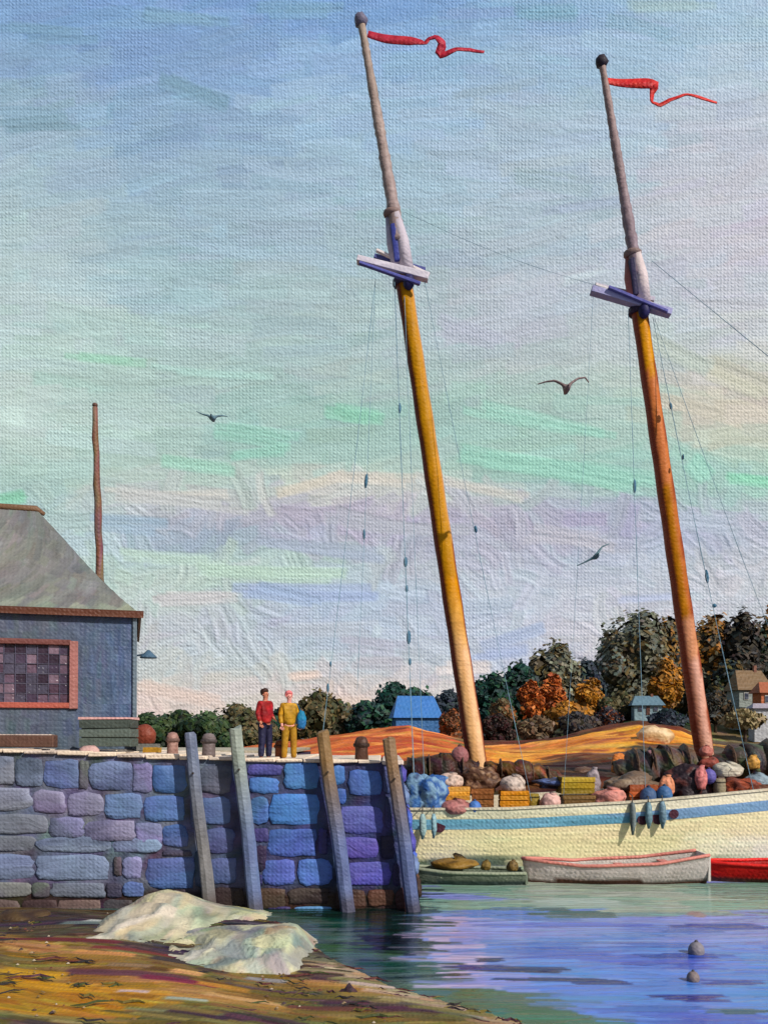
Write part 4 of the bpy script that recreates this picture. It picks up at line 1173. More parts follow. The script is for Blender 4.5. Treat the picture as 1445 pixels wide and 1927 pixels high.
YM = 31.0
def build_mast(lower, ptop, pcap, pcross, wb, wt, cf, platform, headc, ball, label, tcol):
    """lower: (px,py) of foot; lean from the photo, real 3D spar on the ship's centre line"""
    foot, top = at(*lower, YM), at(*ptop, YM)
    mast = empty('mast', tuple(foot - SO)); mast.parent = ship
    mast['label'] = label
    mat = pmat(YM, rough=.5, mixv=.1, brush=.8, amp=.55, sat=1.04, spec=.12)
    s = YM / F
    cr = at(*pcross, YM)
    # lower mast
    bm = bmesh.new(); n = 60; NS = 16
    pts = [foot.lerp(cr, i / n) - foot for i in range(n + 1)]
    rr = [(wb + (wt - wb) * i / n) * s / 2 * (1 + .03 * math.sin(i * .9)) for i in range(n + 1)]
    rings = add_tube(bm, pts, rr, NS)
    for v in bm.verts: pass
    me = bpy.data.meshes.new('lower_spar'); bmesh.ops.recalc_face_normals(bm, faces=bm.faces); bm.to_mesh(me); bm.free()
    cols = []
    for v in me.vertices:
        t = np.clip(v.co.z / (cr - foot).z, 0, 1)
        cx = (cr - foot).x * t
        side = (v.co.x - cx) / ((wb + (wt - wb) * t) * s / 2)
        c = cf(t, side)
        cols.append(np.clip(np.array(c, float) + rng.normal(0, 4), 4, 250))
    setcol(me, np.array(cols)); me.materials.append(mat); me.polygons.foreach_set('use_smooth', [True] * len(me.polygons))
    link('lower_spar', me, mast)
    # doubling (masthead) : two cheeks with a dark slot between
    cap = at(*pcap, YM)
    d = (cap - cr).normalized()
    up = (cap - cr)
    bm = bmesh.new()
    add_tube(bm, [cr + Vector((-6 * s, .05, -4 * s)) - foot, cr.lerp(cap, .5) + Vector((-9 * s, .05, 0)) - foot, cap + Vector((-7 * s, .05, -4 * s)) - foot], [10 * s, 11 * s, 6 * s], 10)
    bm_obj('mast_head', bm, headc[0], mat, mast, True)
    bm = bmesh.new()
    add_tube(bm, [cr + Vector((10 * s, -.12, -6 * s)) - foot, cr.lerp(cap, .5) + Vector((10 * s, -.12, 0)) - foot, cap + Vector((6 * s, -.12, -2 * s)) - foot], [13 * s, 12 * s, 8 * s], 10)
    bm_obj('cheek', bm, headc[1], mat, mast, True)
    bm = bmesh.new()
    add_box(bm, cr.lerp(cap, .46) + Vector((-5 * s, -.16, 0)) - foot, (11 * s, .2, 70 * s), rot=Matrix.Rotation(-.13, 3, 'Y'), jitter=.02); bevel(bm, .05, 2)
    bm_obj('masthead_slot', bm, headc[2], mat, mast)
    bm = bmesh.new(); add_lathe(bm, [(14 * s, -.1), (17 * s, -.04), (17 * s, .06), (12 * s, .12)], 12, cap - foot)
    bm_obj('cap_band', bm, (128, 108, 104), mat, mast, True)
    # topmast
    bm = bmesh.new(); n2 = 64
    base = cr.lerp(cap, .5) + Vector((4 * s, -.05, 0))
    w0, w1 = tcol[2], tcol[3]
    pts = [base.lerp(top, i / n2) - foot for i in range(n2 + 1)]
    rr = [(w0 + (w1 - w0) * i / n2) * s / 2 * random.uniform(.88, 1.12) for i in range(n2 + 1)]
    add_tube(bm, pts, rr, 10)
    c0, c1 = np.array(tcol[0], float), np.array(tcol[1], float)
    zt = (top - foot).z; zb = (base - foot).z
    bm_obj('topmast', bm, lambda co: np.clip((c0 + (c1 - c0) * np.clip((co.z - zb) / (zt - zb), 0, 1)) + rng.normal(0, 6), 4, 250), mat, mast, True)
    bm = bmesh.new(); bmesh.ops.create_icosphere(bm, subdivisions=2, radius=ball[0] * s, matrix=Matrix.Translation(top + Vector((-.02, 0, ball[0] * s * .5)) - foot))
    for v in bm.verts: v.co += Vector([random.uniform(-.03, .03) for _ in range(3)])
    bm_obj('truck', bm, ball[1], mat, mast, True)
    # crosstrees
    for (a, b, w, th, c, yo, nm) in platform:
        p0, p1 = at(*a, YM + yo), at(*b, YM + yo)
        cross_plank(p0, p1, w, th, c, nm, mast, mat, foot)
    # iron hoop under the trees
    bm = bmesh.new(); add_lathe(bm, [(19 * s, -.22), (20 * s, -.2), (20 * s, -.02), (18 * s, 0)], 12, at(pcross[0] + 2, pcross[1] + 14, YM) - foot)
    bm_obj('hoop', bm, (58, 48, 70), mat, mast, True)
    bm = bmesh.new(); bmesh.ops.create_icosphere(bm, subdivisions=2, radius=11 * s, matrix=Matrix.Translation(at(pcross[0] + 12, pcross[1] + 18, YM - .35) - foot) @ Matrix.Scale(1.4, 4, (0, 0, 1)))
    bm_obj('hoist_block', bm, (46, 44, 82), mat, mast, True)
    return mast
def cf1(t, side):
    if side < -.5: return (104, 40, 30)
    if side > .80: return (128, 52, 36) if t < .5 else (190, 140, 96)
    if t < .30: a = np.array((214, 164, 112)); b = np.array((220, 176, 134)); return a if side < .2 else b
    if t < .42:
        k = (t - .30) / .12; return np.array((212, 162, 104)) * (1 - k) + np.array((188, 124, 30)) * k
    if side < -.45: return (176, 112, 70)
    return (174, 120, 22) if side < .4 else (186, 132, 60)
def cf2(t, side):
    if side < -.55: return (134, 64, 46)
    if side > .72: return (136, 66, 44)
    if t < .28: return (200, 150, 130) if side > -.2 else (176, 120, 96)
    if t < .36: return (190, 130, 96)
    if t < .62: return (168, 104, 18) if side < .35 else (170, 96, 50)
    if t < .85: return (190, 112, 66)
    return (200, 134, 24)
lav = (196, 190, 206); bl = (92, 96, 150); wht = (214, 204, 204)
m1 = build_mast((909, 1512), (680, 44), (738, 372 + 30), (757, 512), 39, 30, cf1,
    [((672, 488), (806, 522), .34, .22, (206, 198, 208), -.25, 'crosstree'), ((704, 484), (800, 510), .3, .16, bl, .45, 'crosstree'), ((676, 494), (790, 534), .16, .1, (92, 94, 160), -.5, 'crosstree'),
     ((708, 470), (808, 516), .12, .1, wht, .1, 'spreader')],
    [(170, 160, 178), (186, 176, 186), (64, 70, 136)], (13, (110, 106, 126)), 'left mast, ochre below and mauve grey above, the taller in the frame', ((150, 132, 132), (158, 140, 128), 27, 13))
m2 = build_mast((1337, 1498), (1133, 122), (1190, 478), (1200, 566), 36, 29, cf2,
    [((1112, 546), (1262, 590), -.34 * -1, .22, (158, 156, 192), -.25, 'crosstree'), ((1118, 538), (1230, 566), .3, .15, (186, 180, 194), .45, 'crosstree'), ((1145, 540), (1256, 586), .14, .1, (100, 100, 160), -.5, 'crosstree'),
     ((1120, 536), (1262, 584), .12, .1, wht, .1, 'spreader')],
    [(150, 96, 90), (206, 190, 190), (56, 52, 78)], (12, (52, 46, 54)), 'right mast, reddish brown below and mauve grey above', ((132, 116, 126), (146, 124, 118), 24, 12))

# rigging
def rope(pts, r=.014, c=(112, 142, 158), name='shroud'):
    o = pts[0]
    n = 12; P = []
    for a, b in zip(pts, pts[1:]):
        for i in range(n): P.append(a.lerp(b, i / n) + Vector((0, 0, -.25 * math.sin(i / n * math.pi))))
    P.append(pts[-1])
    bm = bmesh.new()
    rr = [r * .85 * (1 + .6 * max(0, math.sin(i * 1.9 + pts[0].x))) for i in range(len(P))]
    add_tube(bm, [p - o for p in P], rr, 5)
    return bm_obj(name, bm, c, pmat(YM), ship, loc=tuple(o - SO))
def blk(px, py, w, h, Y=30.4, tilt=0, c=(58, 102, 128)):
    s = Y / F; p = at(px, py, Y)
    bm = bmesh.new(); bmesh.ops.create_icosphere(bm, subdivisions=2, radius=1)
    w, h = w * .75, h * .8
    for v in bm.verts: v.co = Vector((v.co.x * w * s / 2, v.co.y * .08, v.co.z * h * s / 2))
    o = bm_obj('pulley_block', bm, c, pmat(YM), ship, True, loc=tuple(p - SO)); o.rotation_euler = (0, tilt, 0)
rope([at(742, 530, 30.8), at(781, 1508, 28.5)]); rope([at(760, 530, 30.8), at(800, 1508, 28.5)], .009)
rope([at(706, 528, 30.8), at(600, 1440, 29.2)], .010); rope([at(706, 528, 30.8), at(672, 1300, 29.4)], .008)
rope([at(798, 524, 30.8), at(1000, 1508, 28.5)], .009); rope([at(760, 398, 31), at(1180, 552, 31)], .007, name='stay')
rope([at(1182, 590, 30.8), at(1215, 1500, 28.4)], .010); rope([at(1228, 596, 30.8), at(1418, 1490, 28.4)], .012)
rope([at(1226, 490, 31), at(2200, 1250, 31)], .012, name='stay'); rope([at(1232, 600, 31), at(1560, 1470, 28.4)], .009)
rope([at(1116, 556, 30.8), at(1060, 1500, 28.5)], .006)
for b in [(752, 768, 8, 26, 0), (689, 905, 9, 36, .1), (685, 1006, 7, 26, 0), (763, 1058, 10, 26, 0), (765, 1108, 8, 18, 0), (769, 1200, 11, 34, 0), (771, 1246, 8, 18, 0), (895, 996, 8, 18, -.2),
          (1262, 764, 7, 18, -.2), (1194, 915, 8, 34, 0), (1330, 1085, 9, 34, -.1), (1344, 1140, 12, 10, 0), (1285, 860, 5, 14, 0), (617, 1295, 7, 22, 0), (622, 1250, 6, 14, 0)]:
    blk(b[0], b[1], b[2], b[3], tilt=b[4])

# pennants
def pennant(pts, ws, Y, c, label):
    """ribbon streaming in the wind; folds carry it back and forth in depth"""
    V, Fc, C = [], [], []
    o = at(*pts[0], Y)
    import itertools
    N_ = 44
    xs = np.linspace(0, len(pts) - 1, N_)
    for i, t in enumerate(xs):
        x = np.interp(t, range(len(pts)), [p[0] for p in pts]); y = np.interp(t, range(len(pts)), [p[1] for p in pts]); w = np.interp(t, range(len(pts)), ws)
        p = at(x, y, Y) - o + Vector((0, .05 * math.sin(t * 2.0), 0))
        hw = w * Y / F / 2
        e = .15
        dx = np.interp(t + e, range(len(pts)), [q[0] for q in pts]) - np.interp(t - e, range(len(pts)), [q[0] for q in pts])
        dy = np.interp(t + e, range(len(pts)), [q[1] for q in pts]) - np.interp(t - e, range(len(pts)), [q[1] for q in pts])
        dl = math.hypot(dx, dy) + 1e-6
        for sg in (-1, 0, 1):
            V.append(tuple(p + Vector((dy / dl * hw * sg, .04 * sg, dx / dl * hw * sg)))); C.append(np.array(c) + rng.normal(0, 10))
    for i in range(N_ - 1):
        for k in range(2):
            q = i * 3 + k; Fc.append((q, q + 3, q + 4, q + 1))
    ob = newmesh('pennant', V, Fc, np.array(C), pmat(YM, mixv=.25), None, True, loc=tuple(o))
    so = ob.modifiers.new('thick', 'SOLIDIFY'); so.thickness = .03
    tag(ob, label, 'pennant')
pennant([(692, 62), (730, 70), (770, 77), (800, 80), (806, 69), (820, 68), (833, 82), (826, 100), (840, 100), (860, 92), (885, 90), (911, 96)], [15, 19, 19, 9, 8, 10, 16, 16, 12, 9, 9, 7], YM, (166, 34, 54),
        'crimson pennant with one folded wave at the top of the left mast')
pennant([(1140, 150), (1175, 153), (1210, 157), (1232, 158), (1228, 172), (1226, 192), (1240, 198), (1262, 184), (1290, 176), (1318, 184), (1350, 190)], [14, 18, 22, 20, 9, 6, 9, 8, 6, 8, 6], YM, (192, 44, 38),
        'scarlet pennant with a thin trailing tail at the top of the right mast')

# fenders over the rail
def fender(px, py0, py1, w, c, label, head=None):
    Y = 27.95; s = Y / F; a = at(px, py0, Y); b = at(px, py1, Y)
    root = empty('fender', tuple(a)); tag(root, label, 'fender', 'fenders hung over the side of the schooner')
    L_ = (a - b).z
    bm = bmesh.new(); add_tube(bm, [(0, 0, -L_ * .15), (0, -.02, -L_ * .3), (.01, -.03, -L_ * .7), (0, -.02, -L_)], [w * s * .2, w * s * .36, w * s * .38, w * s * .12], 10)
    bm_obj('body', bm, lambda q: np.clip(np.array(c) * .85 + rng.normal(0, 16), 4, 250), pmat(28, brush=1.4), root, True)
    bm = bmesh.new(); add_tube(bm, [(0, 0, -L_ * .2), (0, .02, .03), (0, .3, .08)], .018, 6)
    bm_obj('rope', bm, (80, 76, 70), pmat(28), root)
fender(1190, 1500, 1572, 16, (116, 128, 130), 'grey fender hung over the stripe, left of the two blue floats')
fender(1220, 1502, 1560, 18, (122, 158, 172), 'pale blue fender under the left blue float')
fender(1246, 1500, 1560, 18, (130, 160, 176), 'pale blue fender under the right blue float')
fender(795, 1524, 1580, 18, (160, 190, 192), 'pale mint fender at the left end of the hull beside the quay')
fender(816, 1524, 1578, 14, (140, 178, 190), 'slim pale blue fender beside the dark porthole near the quay')

# furled brown sails lashed at the mast feet
def furled(px0, py0, px1, py1, r, c, label, Y=30.3):
    a, b = at(px0, py0, Y), at(px1, py1, Y)
    root = empty('furled_sail', tuple((a + b) / 2)); tag(root, label, 'furled sail')
    o = (a + b) / 2; n = 18
    bm = bmesh.new(); pts, rr = [], []
    for i in range(n + 1):
        t = i / n; p = a.lerp(b, t) - o; p.z += .06 * math.sin(i * 1.7); pts.append(p); rr.append(r * (math.sin(math.pi * min(max(t, .06), .94)) ** .5) * random.uniform(.8, 1.12))
    add_tube(bm, pts, rr, 12)
    for v in bm.verts: v.co += Vector([random.uniform(-.04, .04) for _ in range(3)])
    bm_obj('canvas', bm, lambda co: np.clip((np.array(c) if rng.random() > .2 else np.array(c) * rng.uniform(.5, 1.7)) + rng.normal(0, 10, 3), 4, 250), pmat(Y, brush=1.6), root, True)
    bm = bmesh.new(); add_tube(bm, [a - o + Vector((0, 0, -r * .9)), b - o + Vector((0, 0, -r * .9))], .09, 8)
    bm_obj('boom', bm, (120, 72, 40), pmat(Y), root, True)
    for k in range(1, 5):
        p = a.lerp(b, k / 5) - o
        bm = bmesh.new(); add_tube(bm, [p + Vector((-.02, 0, 0)), p + Vector((.02, 0, 0))], r * .97, 12)
        bm_obj('lashing', bm, (84, 62, 48), pmat(Y), root, True)
furled(745, 1458, 900, 1446, .62, (56, 34, 26), 'dark brown furled sail lashed along its boom left of the left mast')
furled(912, 1442, 1060, 1466, .36, (84, 52, 30), 'thin brown furled sail sloping down right of the left mast')
furled(1160, 1452, 1318, 1438, .78, (78, 66, 58), 'bulky grey brown furled sail left of the right mast')
furled(1340, 1440, 1500, 1424, .66, (68, 60, 54), 'dark grey furled sail right of the right mast')

# deck cargo and gear
G_ = None
def sack(px, py, w, h, c, label, Y=28.9, seed=0, cat='sack', name='sack', amp=.16):
    """bundle tied with a cord; px,py centre of foot"""
    o = rock(name, px, py, w, h, Y, c, label, cat, None, seed=seed, sub=3, amp=amp, sink=0, depth=w * Y / F * .8,
             kindcols=[tuple(np.array(c) * .84), tuple(np.clip(np.array(c) * .98, 0, 250)), tuple(np.array(c) * .66)])
    s = Y / F
    bm = bmesh.new(); add_tube(bm, [(w * s * .10, 0, h * s * .86), (w * s * .12, -.02, h * s * 1.04)], [w * s * .13, w * s * .2], 8)
    bm_obj('neck', bm, np.array(c) * .9, pmat(Y), o, True)
    return o
def barrel(px, py, w, h, c, label, Y=28.9, cat='barrel'):
    s = Y / F; p = at(px, py, Y); root = empty('barrel', tuple(p)); tag(root, label, cat)
    W_, H_ = w * s / 2, h * s
    bm = bmesh.new(); add_lathe(bm, [(W_ * .82, 0), (W_ * .96, H_ * .3), (W_, H_ * .5), (W_ * .96, H_ * .7), (W_ * .82, H_), (W_ * .74, H_), (W_ * .74, H_ * .95)], 14)
    bm_obj('staves', bm, c, pmat(Y), root, True)
    for z in (.15, .8):
        bm = bmesh.new(); add_lathe(bm, [(W_ * .93, H_ * z - .02), (W_ * .96, H_ * z - .02), (W_ * .97, H_ * z + .03), (W_ * .93, H_ * z + .03)], 14)
        bm_obj('hoop', bm, np.array(c) * .55, pmat(Y), root, True)
def ball(px, py, r, c, label, Y=28.6, name='float', cat='float'):
    s = Y / F; p = at(px, py, Y)
    bm = bmesh.new(); bmesh.ops.create_icosphere(bm, subdivisions=3, radius=r * s)
    for v in bm.verts: v.co.z *= 1.15
    o = bm_obj(name, bm, c, pmat(Y, brush=1.4), None, True, loc=tuple(p)); tag(o, label, cat)
    bm = bmesh.new(); add_lathe(bm, [(r * s * .2, r * s * 1.0), (r * s * .26, r * s * 1.2), (r * s * .1, r * s * 1.36)], 8)
    bm_obj('eye_ring', bm, np.array(c) * .6, pmat(Y), o, True)
def heap(px, py, w, h, c, label, Y=29.4, seed=0, cs=None, name='net_heap', cat='net heap', amp=.3):
    rock(name, px, py, w, h, Y, c, label, cat, None, seed=seed, sub=4, amp=amp, sink=0, depth=w * Y / F * .6, kindcols=cs or [c])
heap(805, 1530, 78, 74, (70, 120, 180), 'crumpled bright blue tarpaulin on deck nearest the quay', 28.7, 21, [(60, 104, 160), (44, 82, 140), (110, 142, 170), (50, 66, 104)], 'tarpaulin', 'tarpaulin')
barrel(772, 1532, 22, 40, (120, 122, 116), 'grey barrel squeezed between the quay end and the blue tarpaulin')
sack(848, 1482, 42, 26, (206, 178, 162), 'pale beige sack on top of the ochre crate next to the blue tarpaulin', 28.9, 22)
crate(856, 1506, 50, 26, 28.9, (206, 140, 40), 'ochre crate under the pale beige sack', rz=.1, slats=3)
sack(858, 1532, 62, 26, (178, 116, 112), 'mauve pink bale on deck below the ochre crate', 28.5, 24, 'bale', 'bale', .08)
heap(905, 1490, 66, 46, (108, 74, 52), 'brown canvas bundle splayed below the foot of the left mast', 29.3, 25, [(112, 78, 56), (84, 56, 42), (150, 116, 88)], 'canvas_bundle', 'bundle')
crate(908, 1524, 40, 40, 28.8, (140, 84, 40), 'red brown crate below the splayed canvas bundle', rz=-.15, slats=4)
ball(893, 1522, 13, (70, 112, 178), 'small blue float between the mauve bale and the red brown crate', 28.35)
ball(865, 1424, 17, (140, 88, 88), 'dusky pink round float hung beside the foot of the left mast', 30.2)
sack(966, 1490, 46, 30, (196, 176, 164), 'off white sack on top of the bright yellow crate', 28.9, 27)
crate(966, 1524, 52, 36, 28.8, (206, 134, 20), 'bright yellow crate amidships under the off white sack', slats=4)
barrel(1002, 1526, 28, 32, (132, 112, 40), 'olive barrel right of the bright yellow crate')
sack(1036, 1524, 38, 30, (214, 170, 160), 'pale pink sack right of the olive barrel', 28.6, 29)
crate(1082, 1494, 62, 32, 29.1, (160, 132, 36), 'olive yellow crate upper of the two, centre of the deck', slats=3, rz=.06)
crate(1086, 1522, 60, 26, 28.8, (132, 96, 48), 'brown crate under the olive yellow crate', slats=3)
heap(1060, 1484, 96, 20, (90, 104, 140), 'flat slate blue folded cloth behind the crates', 29.6, 31, [(84, 100, 146), (60, 56, 70)], 'folded_cloth', 'cloth')
sack(1116, 1492, 26, 46, (150, 136, 140), 'tall narrow lilac grey sack right of the olive yellow crate', 29.0, 32)
sack(1146, 1520, 66, 36, (206, 136, 124), 'wide salmon pink bundle near the three fenders', 28.6, 33, 'bundle', 'bundle', .25)
heap(1190, 1494, 100, 36, (132, 112, 92), 'beige grey tarpaulin draped behind the orange crate', 29.4, 34, [(140, 120, 98), (112, 92, 76), (96, 84, 76)], 'tarpaulin', 'tarpaulin')
crate(1206, 1512, 52, 36, 28.8, (184, 88, 40), 'rusty orange crate behind the blue floats', slats=3)
ball(1220, 1500, 16, (64, 88, 124), 'left slate blue float on the rail above the fenders', 28.3)
ball(1250, 1496, 15, (62, 98, 140), 'right blue float on the rail above the fenders', 28.2)
sack(1254, 1500, 28, 40, (214, 136, 100), 'peach coloured sack just behind the right blue float', 28.7, 36)
heap(1300, 1508, 92, 66, (60, 30, 32), 'dark maroon net heap at the foot of the right mast', 29.3, 37, [(58, 28, 32), (44, 34, 40), (90, 48, 44)])
sack(1319, 1486, 22, 44, (206, 120, 116), 'small upright pink sack against the maroon net heap', 28.8, 38)
sack(1328, 1424, 24, 20, (178, 104, 92), 'dusty pink bundle tied highest at the foot of the right mast', 30.0, 39, 'bundle', 'bundle')
sack(1336, 1446, 38, 20, (140, 66, 54), 'brick red bundle tied just below the dusty pink one', 29.9, 40, 'bundle', 'bundle')
ball(1334, 1462, 13, (92, 84, 150), 'small violet float below the brick red bundle', 28.9)
sack(1370, 1462, 54, 26, (206, 196, 176), 'cream white sack right of the right mast', 29.3, 42)
barrel(1354, 1500, 24, 34, (142, 130, 106), 'beige barrel right of the maroon net heap')
heap(1398, 1496, 70, 30, (150, 72, 46), 'rust red net heap near the right edge of the picture', 28.9, 44, [(150, 70, 44), (110, 56, 44)])
sack(1424, 1482, 44, 26, (140, 158, 170), 'pale blue grey sack behind the rust red net heap', 29.3, 45)
crate(1436, 1500, 40, 24, 28.9, (120, 76, 54), 'small brown crate at the right edge of the picture', slats=2)
sack(1416, 1448, 26, 26, (204, 150, 70), 'small yellow and red bundle above the pale blue grey sack', 29.6, 46, 'bundle', 'bundle')

# ------------------------------------------------------------ small boats alongside
def boat(px0, px1, Y, pyb, sheers, beam, hullc, rimc, botc, label, name='rowing_boat', transom_right=True, inside=None, cat='rowing boat'):
    a = at(px0, pyb, Y); b = at(px1, pyb, Y)
    cx = (a.x + b.x) / 2; L_ = b.x - a.x
    root = empty(name, (cx, Y, 0)); tag(root, label, cat)
    m = pmat(Y, rough=.45, mixv=.07)
    n, ns = 36, 9
    def sec(t):
        # t 0 = bow (left), 1 = transom (right)
        h = np.interp(t, [0, .3, .7, 1], sheers)
        w = beam / 2 * (np.interp(t, [0, .12, .4, .75, 1], [.03, .5, .96, 1, .72]))
        pts = []
        for k in range(ns):
            q = k / (ns - 1)                 # 0 keel, 1 rim
            pts.append((w * math.sin(q * math.pi / 2) ** .75, -.18 + (h + .18) * q ** 1.4))
        x = -L_ / 2 + L_ * t
        return x, pts, h, w
    bm = bmesh.new(); rings = []
    for i in range(n + 1):
        x, pts, h, w = sec(i / n)
        xo = [(x - (.12 * (z / max(h, .1)) * (1 - i / n) ** 3)) for (_, z) in pts]
        ring = [bm.verts.new((xo[k], -pts[k][0], pts[k][1])) for k in range(ns - 1, -1, -1)] + [bm.verts.new((xo[k], pts[k][0], pts[k][1])) for k in range(1, ns)]
        rings.append(ring)
    for r0, r1 in zip(rings, rings[1:]):
        for k in range(len(r0) - 1): bm.faces.new((r0[k], r0[k + 1], r1[k + 1], r1[k]))
    bm.faces.new(rings[-1]); 
    bmesh.ops.solidify(bm, geom=list(bm.faces), thickness=.035)
    hc, bc = np.array(hullc, float), np.array(botc, float)
    bm_obj('hull', bm, lambda co: np.clip((bc if co.z < .11 else hc) + rng.normal(0, 4), 4, 250), m, root, True)
    for sg in (-1, 1):
        bm = bmesh.new(); pts = []
        for i in range(n + 1):
            x, p, h, w = sec(i / n); pts.append((x - .12 * (1 - i / n) ** 3, sg * (w + .01), h + .01))
        add_tube(bm, pts, .05, 6); bm_obj('gunwale', bm, rimc, m, root, True)
    x, p, h, w = sec(1)
    bm = bmesh.new(); add_box(bm, (x + .02, 0, h * .55), (.06, w * 1.9, h * .9), jitter=.01); bm_obj('transom', bm, np.array(hullc) * .9, m, root)
    for t in (.3, .55, .8):
        x, p, h, w = sec(t)
        bm = bmesh.new(); add_box(bm, (x, 0, h - .14), (.24, w * 1.85, .04)); bm_obj('thwart', bm, inside or rimc, m, root)
    return root
boat(990, 1322, 25.4, 1660, [.66, .52, .60, .82], 1.5, (222, 212, 206), (200, 124, 112), (104, 66, 54), 'white rowing boat with salmon rim floating beside the schooner')
boat(1322, 1640, 25.6, 1660, [.56, .50, .5, .6], 1.5, (196, 26, 24), (214, 34, 30), (96, 56, 50), 'red rowing boat behind the white one at the right edge')
boat(770, 985, 25.2, 1664, [.46, .36, .34, .32], 1.2, (124, 134, 116), (138, 144, 122), (76, 90, 88), 'low grey green skiff moored between the quay and the white boat', name='skiff', cat='skiff')
sack(856, 1634, 84, 18, (134, 100, 38), 'long ochre bundle lying in the grey green skiff', 25.2, 51, 'bundle', 'bundle', .12)
sack(914, 1638, 18, 18, (120, 98, 48), 'small ochre sack in the middle of the skiff', 25.2, 52)
sack(964, 1640, 20, 20, (118, 94, 50), 'small ochre sack at the right end of the skiff', 25.2, 53)
ball(1310, 1790, 15, (128, 122, 128), 'grey brown ball added for the right mast reflection in front of the white boat', 16.9, 'mast_reflection_ball', 'mast reflection')  # ball added in place of the mast's broken reflection on the water
ball(1304, 1842, 12, (126, 112, 110), 'smaller brownish ball added for the right mast reflection nearest the camera', 15.0, 'mast_reflection_ball', 'mast reflection')  # second added ball, lower touch of the same mast reflection

# ------------------------------------------------------------ gulls
def gull(px, py, wl, wr, Y, c, label, body=1.0):
    s = Y / F; p = at(px, py, Y)
    V = [Vector((0, 0, 0)), Vector((0, -.20 * body, .02)), Vector((0, -.30 * body, .05)), Vector((0, .25 * body, -.02))]
    E = [(0, 1), (1, 2), (0, 3)]; Rr = [(.11 * body, .10 * body), (.07 * body, .07 * body), (.03 * body, .03 * body), (.05 * body, .02)]
    for wing in (wl, wr):
        last = 0
        for i, (x, y) in enumerate(wing):
            V.append(Vector((x * s, .04 * i, -y * s))); f = i / (len(wing) - 1)
            r = .055 * (1 - f * .65) * body; Rr.append((r, r * .8)); E.append((last, len(V) - 1)); last = len(V) - 1
    me = skin(V, E, Rr, 1)
    o = mesh_obj('gull', me, c, pmat(Y, mixv=.2), None, tuple(p)); tag(o, label, 'gull', 'gulls in flight')
    bm = bmesh.new(); add_tube(bm, [(0, -.30 * body, .05), (0, -.40 * body, .03)], [.022, .006], 6)
    bm_obj('beak', bm, np.array(c) * .7, pmat(Y), o)
gull(1066, 735, [(-8, -12), (-22, -20), (-38, -19), (-54, -15)], [(8, -14), (22, -24), (36, -27), (44, -18)], 27, (120, 100, 100), 'largest gull, brown grey with wide arched wings between the two masts', 1.0)
gull(400, 788, [(-8, -6), (-18, -9), (-32, -16)], [(8, -5), (18, -7), (28, -6)], 27, (92, 120, 134), 'slate gull flying alone in the left half of the sky', .8)
gull(1122, 1048, [(-10, 4), (-22, 10), (-36, 16)], [(4, -10), (12, -20), (26, -26)], 29, (84, 112, 120), 'lowest teal grey gull with one wing raised left of the right mast', .9)

# ------------------------------------------------------------ far houses
def cottage(px, py, w, h, Y, wallc, roofc, label, rz=.2, roofh=.7, win=True, name='cottage', chimney=True):
    s = Y / F; p = at(px, py, Y); W_, H_ = w * s, h * s; D_ = W_ * .7
    root = empty(name, (p.x, p.y, p.z), rz); tag(root, label, 'house')
    m = pmat(Y, mixv=.12)
    hh = H_ * (1 - roofh / (1 + roofh)); rh = H_ - hh
    bm = bmesh.new(); add_box(bm, (0, 0, hh / 2 - 1), (W_, D_, hh + 2)); bm_obj('wall', bm, wallc, m, root)
    bm = bmesh.new(); o = .25
    a = [bm.verts.new(q) for q in ((-W_ / 2 - o, -D_ / 2 - o, hh - .1), (W_ / 2 + o, -D_ / 2 - o, hh - .1), (W_ / 2 + o, D_ / 2 + o, hh - .1), (-W_ / 2 - o, D_ / 2 + o, hh - .1), (-W_ / 2 + W_ * .08, 0, hh + rh), (W_ / 2 - W_ * .08, 0, hh + rh))]
    for f in ((0, 1, 5, 4), (2, 3, 4, 5), (1, 2, 5), (3, 0, 4), (3, 2, 1, 0)): bm.faces.new([a[i] for i in f])
    rf = bm_obj('roof', bm, roofc, m, root)
    if chimney:
        bm = bmesh.new(); add_box(bm, (W_ * .2, 0, hh + rh), (W_ * .09, W_ * .09, rh * .5)); bm_obj('chimney', bm, (120, 80, 66), m, rf)
    if win:
        for x in (-.28, .28):
            f = None
            bm = bmesh.new(); add_box(bm, (x * W_, -D_ / 2 - .03, hh * .55), (W_ * .16, .06, hh * .45)); f = bm_obj('window', bm, (168, 168, 164), m, root)
            bm = bmesh.new(); add_box(bm, (x * W_, -D_ / 2 - .075, hh * .55), (W_ * .12, .03, hh * .36)); bm_obj('pane', bm, (60, 66, 84), m, f)
        bm = bmesh.new(); add_box(bm, (0, -D_ / 2 - .03, hh * .4), (W_ * .13, .06, hh * .8)); bm_obj('door', bm, (90, 60, 50), m, root)
cottage(782, 1362, 82, 52, 71, (58, 100, 150), (60, 112, 176), 'bright blue boat shed among the dark trees left of the left mast', .12, 3.2, win=False, name='boat_shed', chimney=False)
cottage(1216, 1346, 50, 36, 70, (128, 150, 158), (96, 122, 136), 'small pale blue cottage on the slope left of the right mast', -.1, .8)
cottage(1408, 1328, 62, 66, 72, (134, 142, 138), (118, 94, 68), 'grey walled house with a brown roof high at the right', .15, 1.2)
cottage(1446, 1334, 46, 50, 69, (178, 100, 60), (160, 92, 64), 'orange walled house at the right edge of the picture', .1, .6, chimney=False)
cottage(1434, 1346, 40, 22, 66, (168, 168, 172), (160, 150, 160), 'small white shed below the orange house', 0, .5, win=False, chimney=False, name='white_shed')

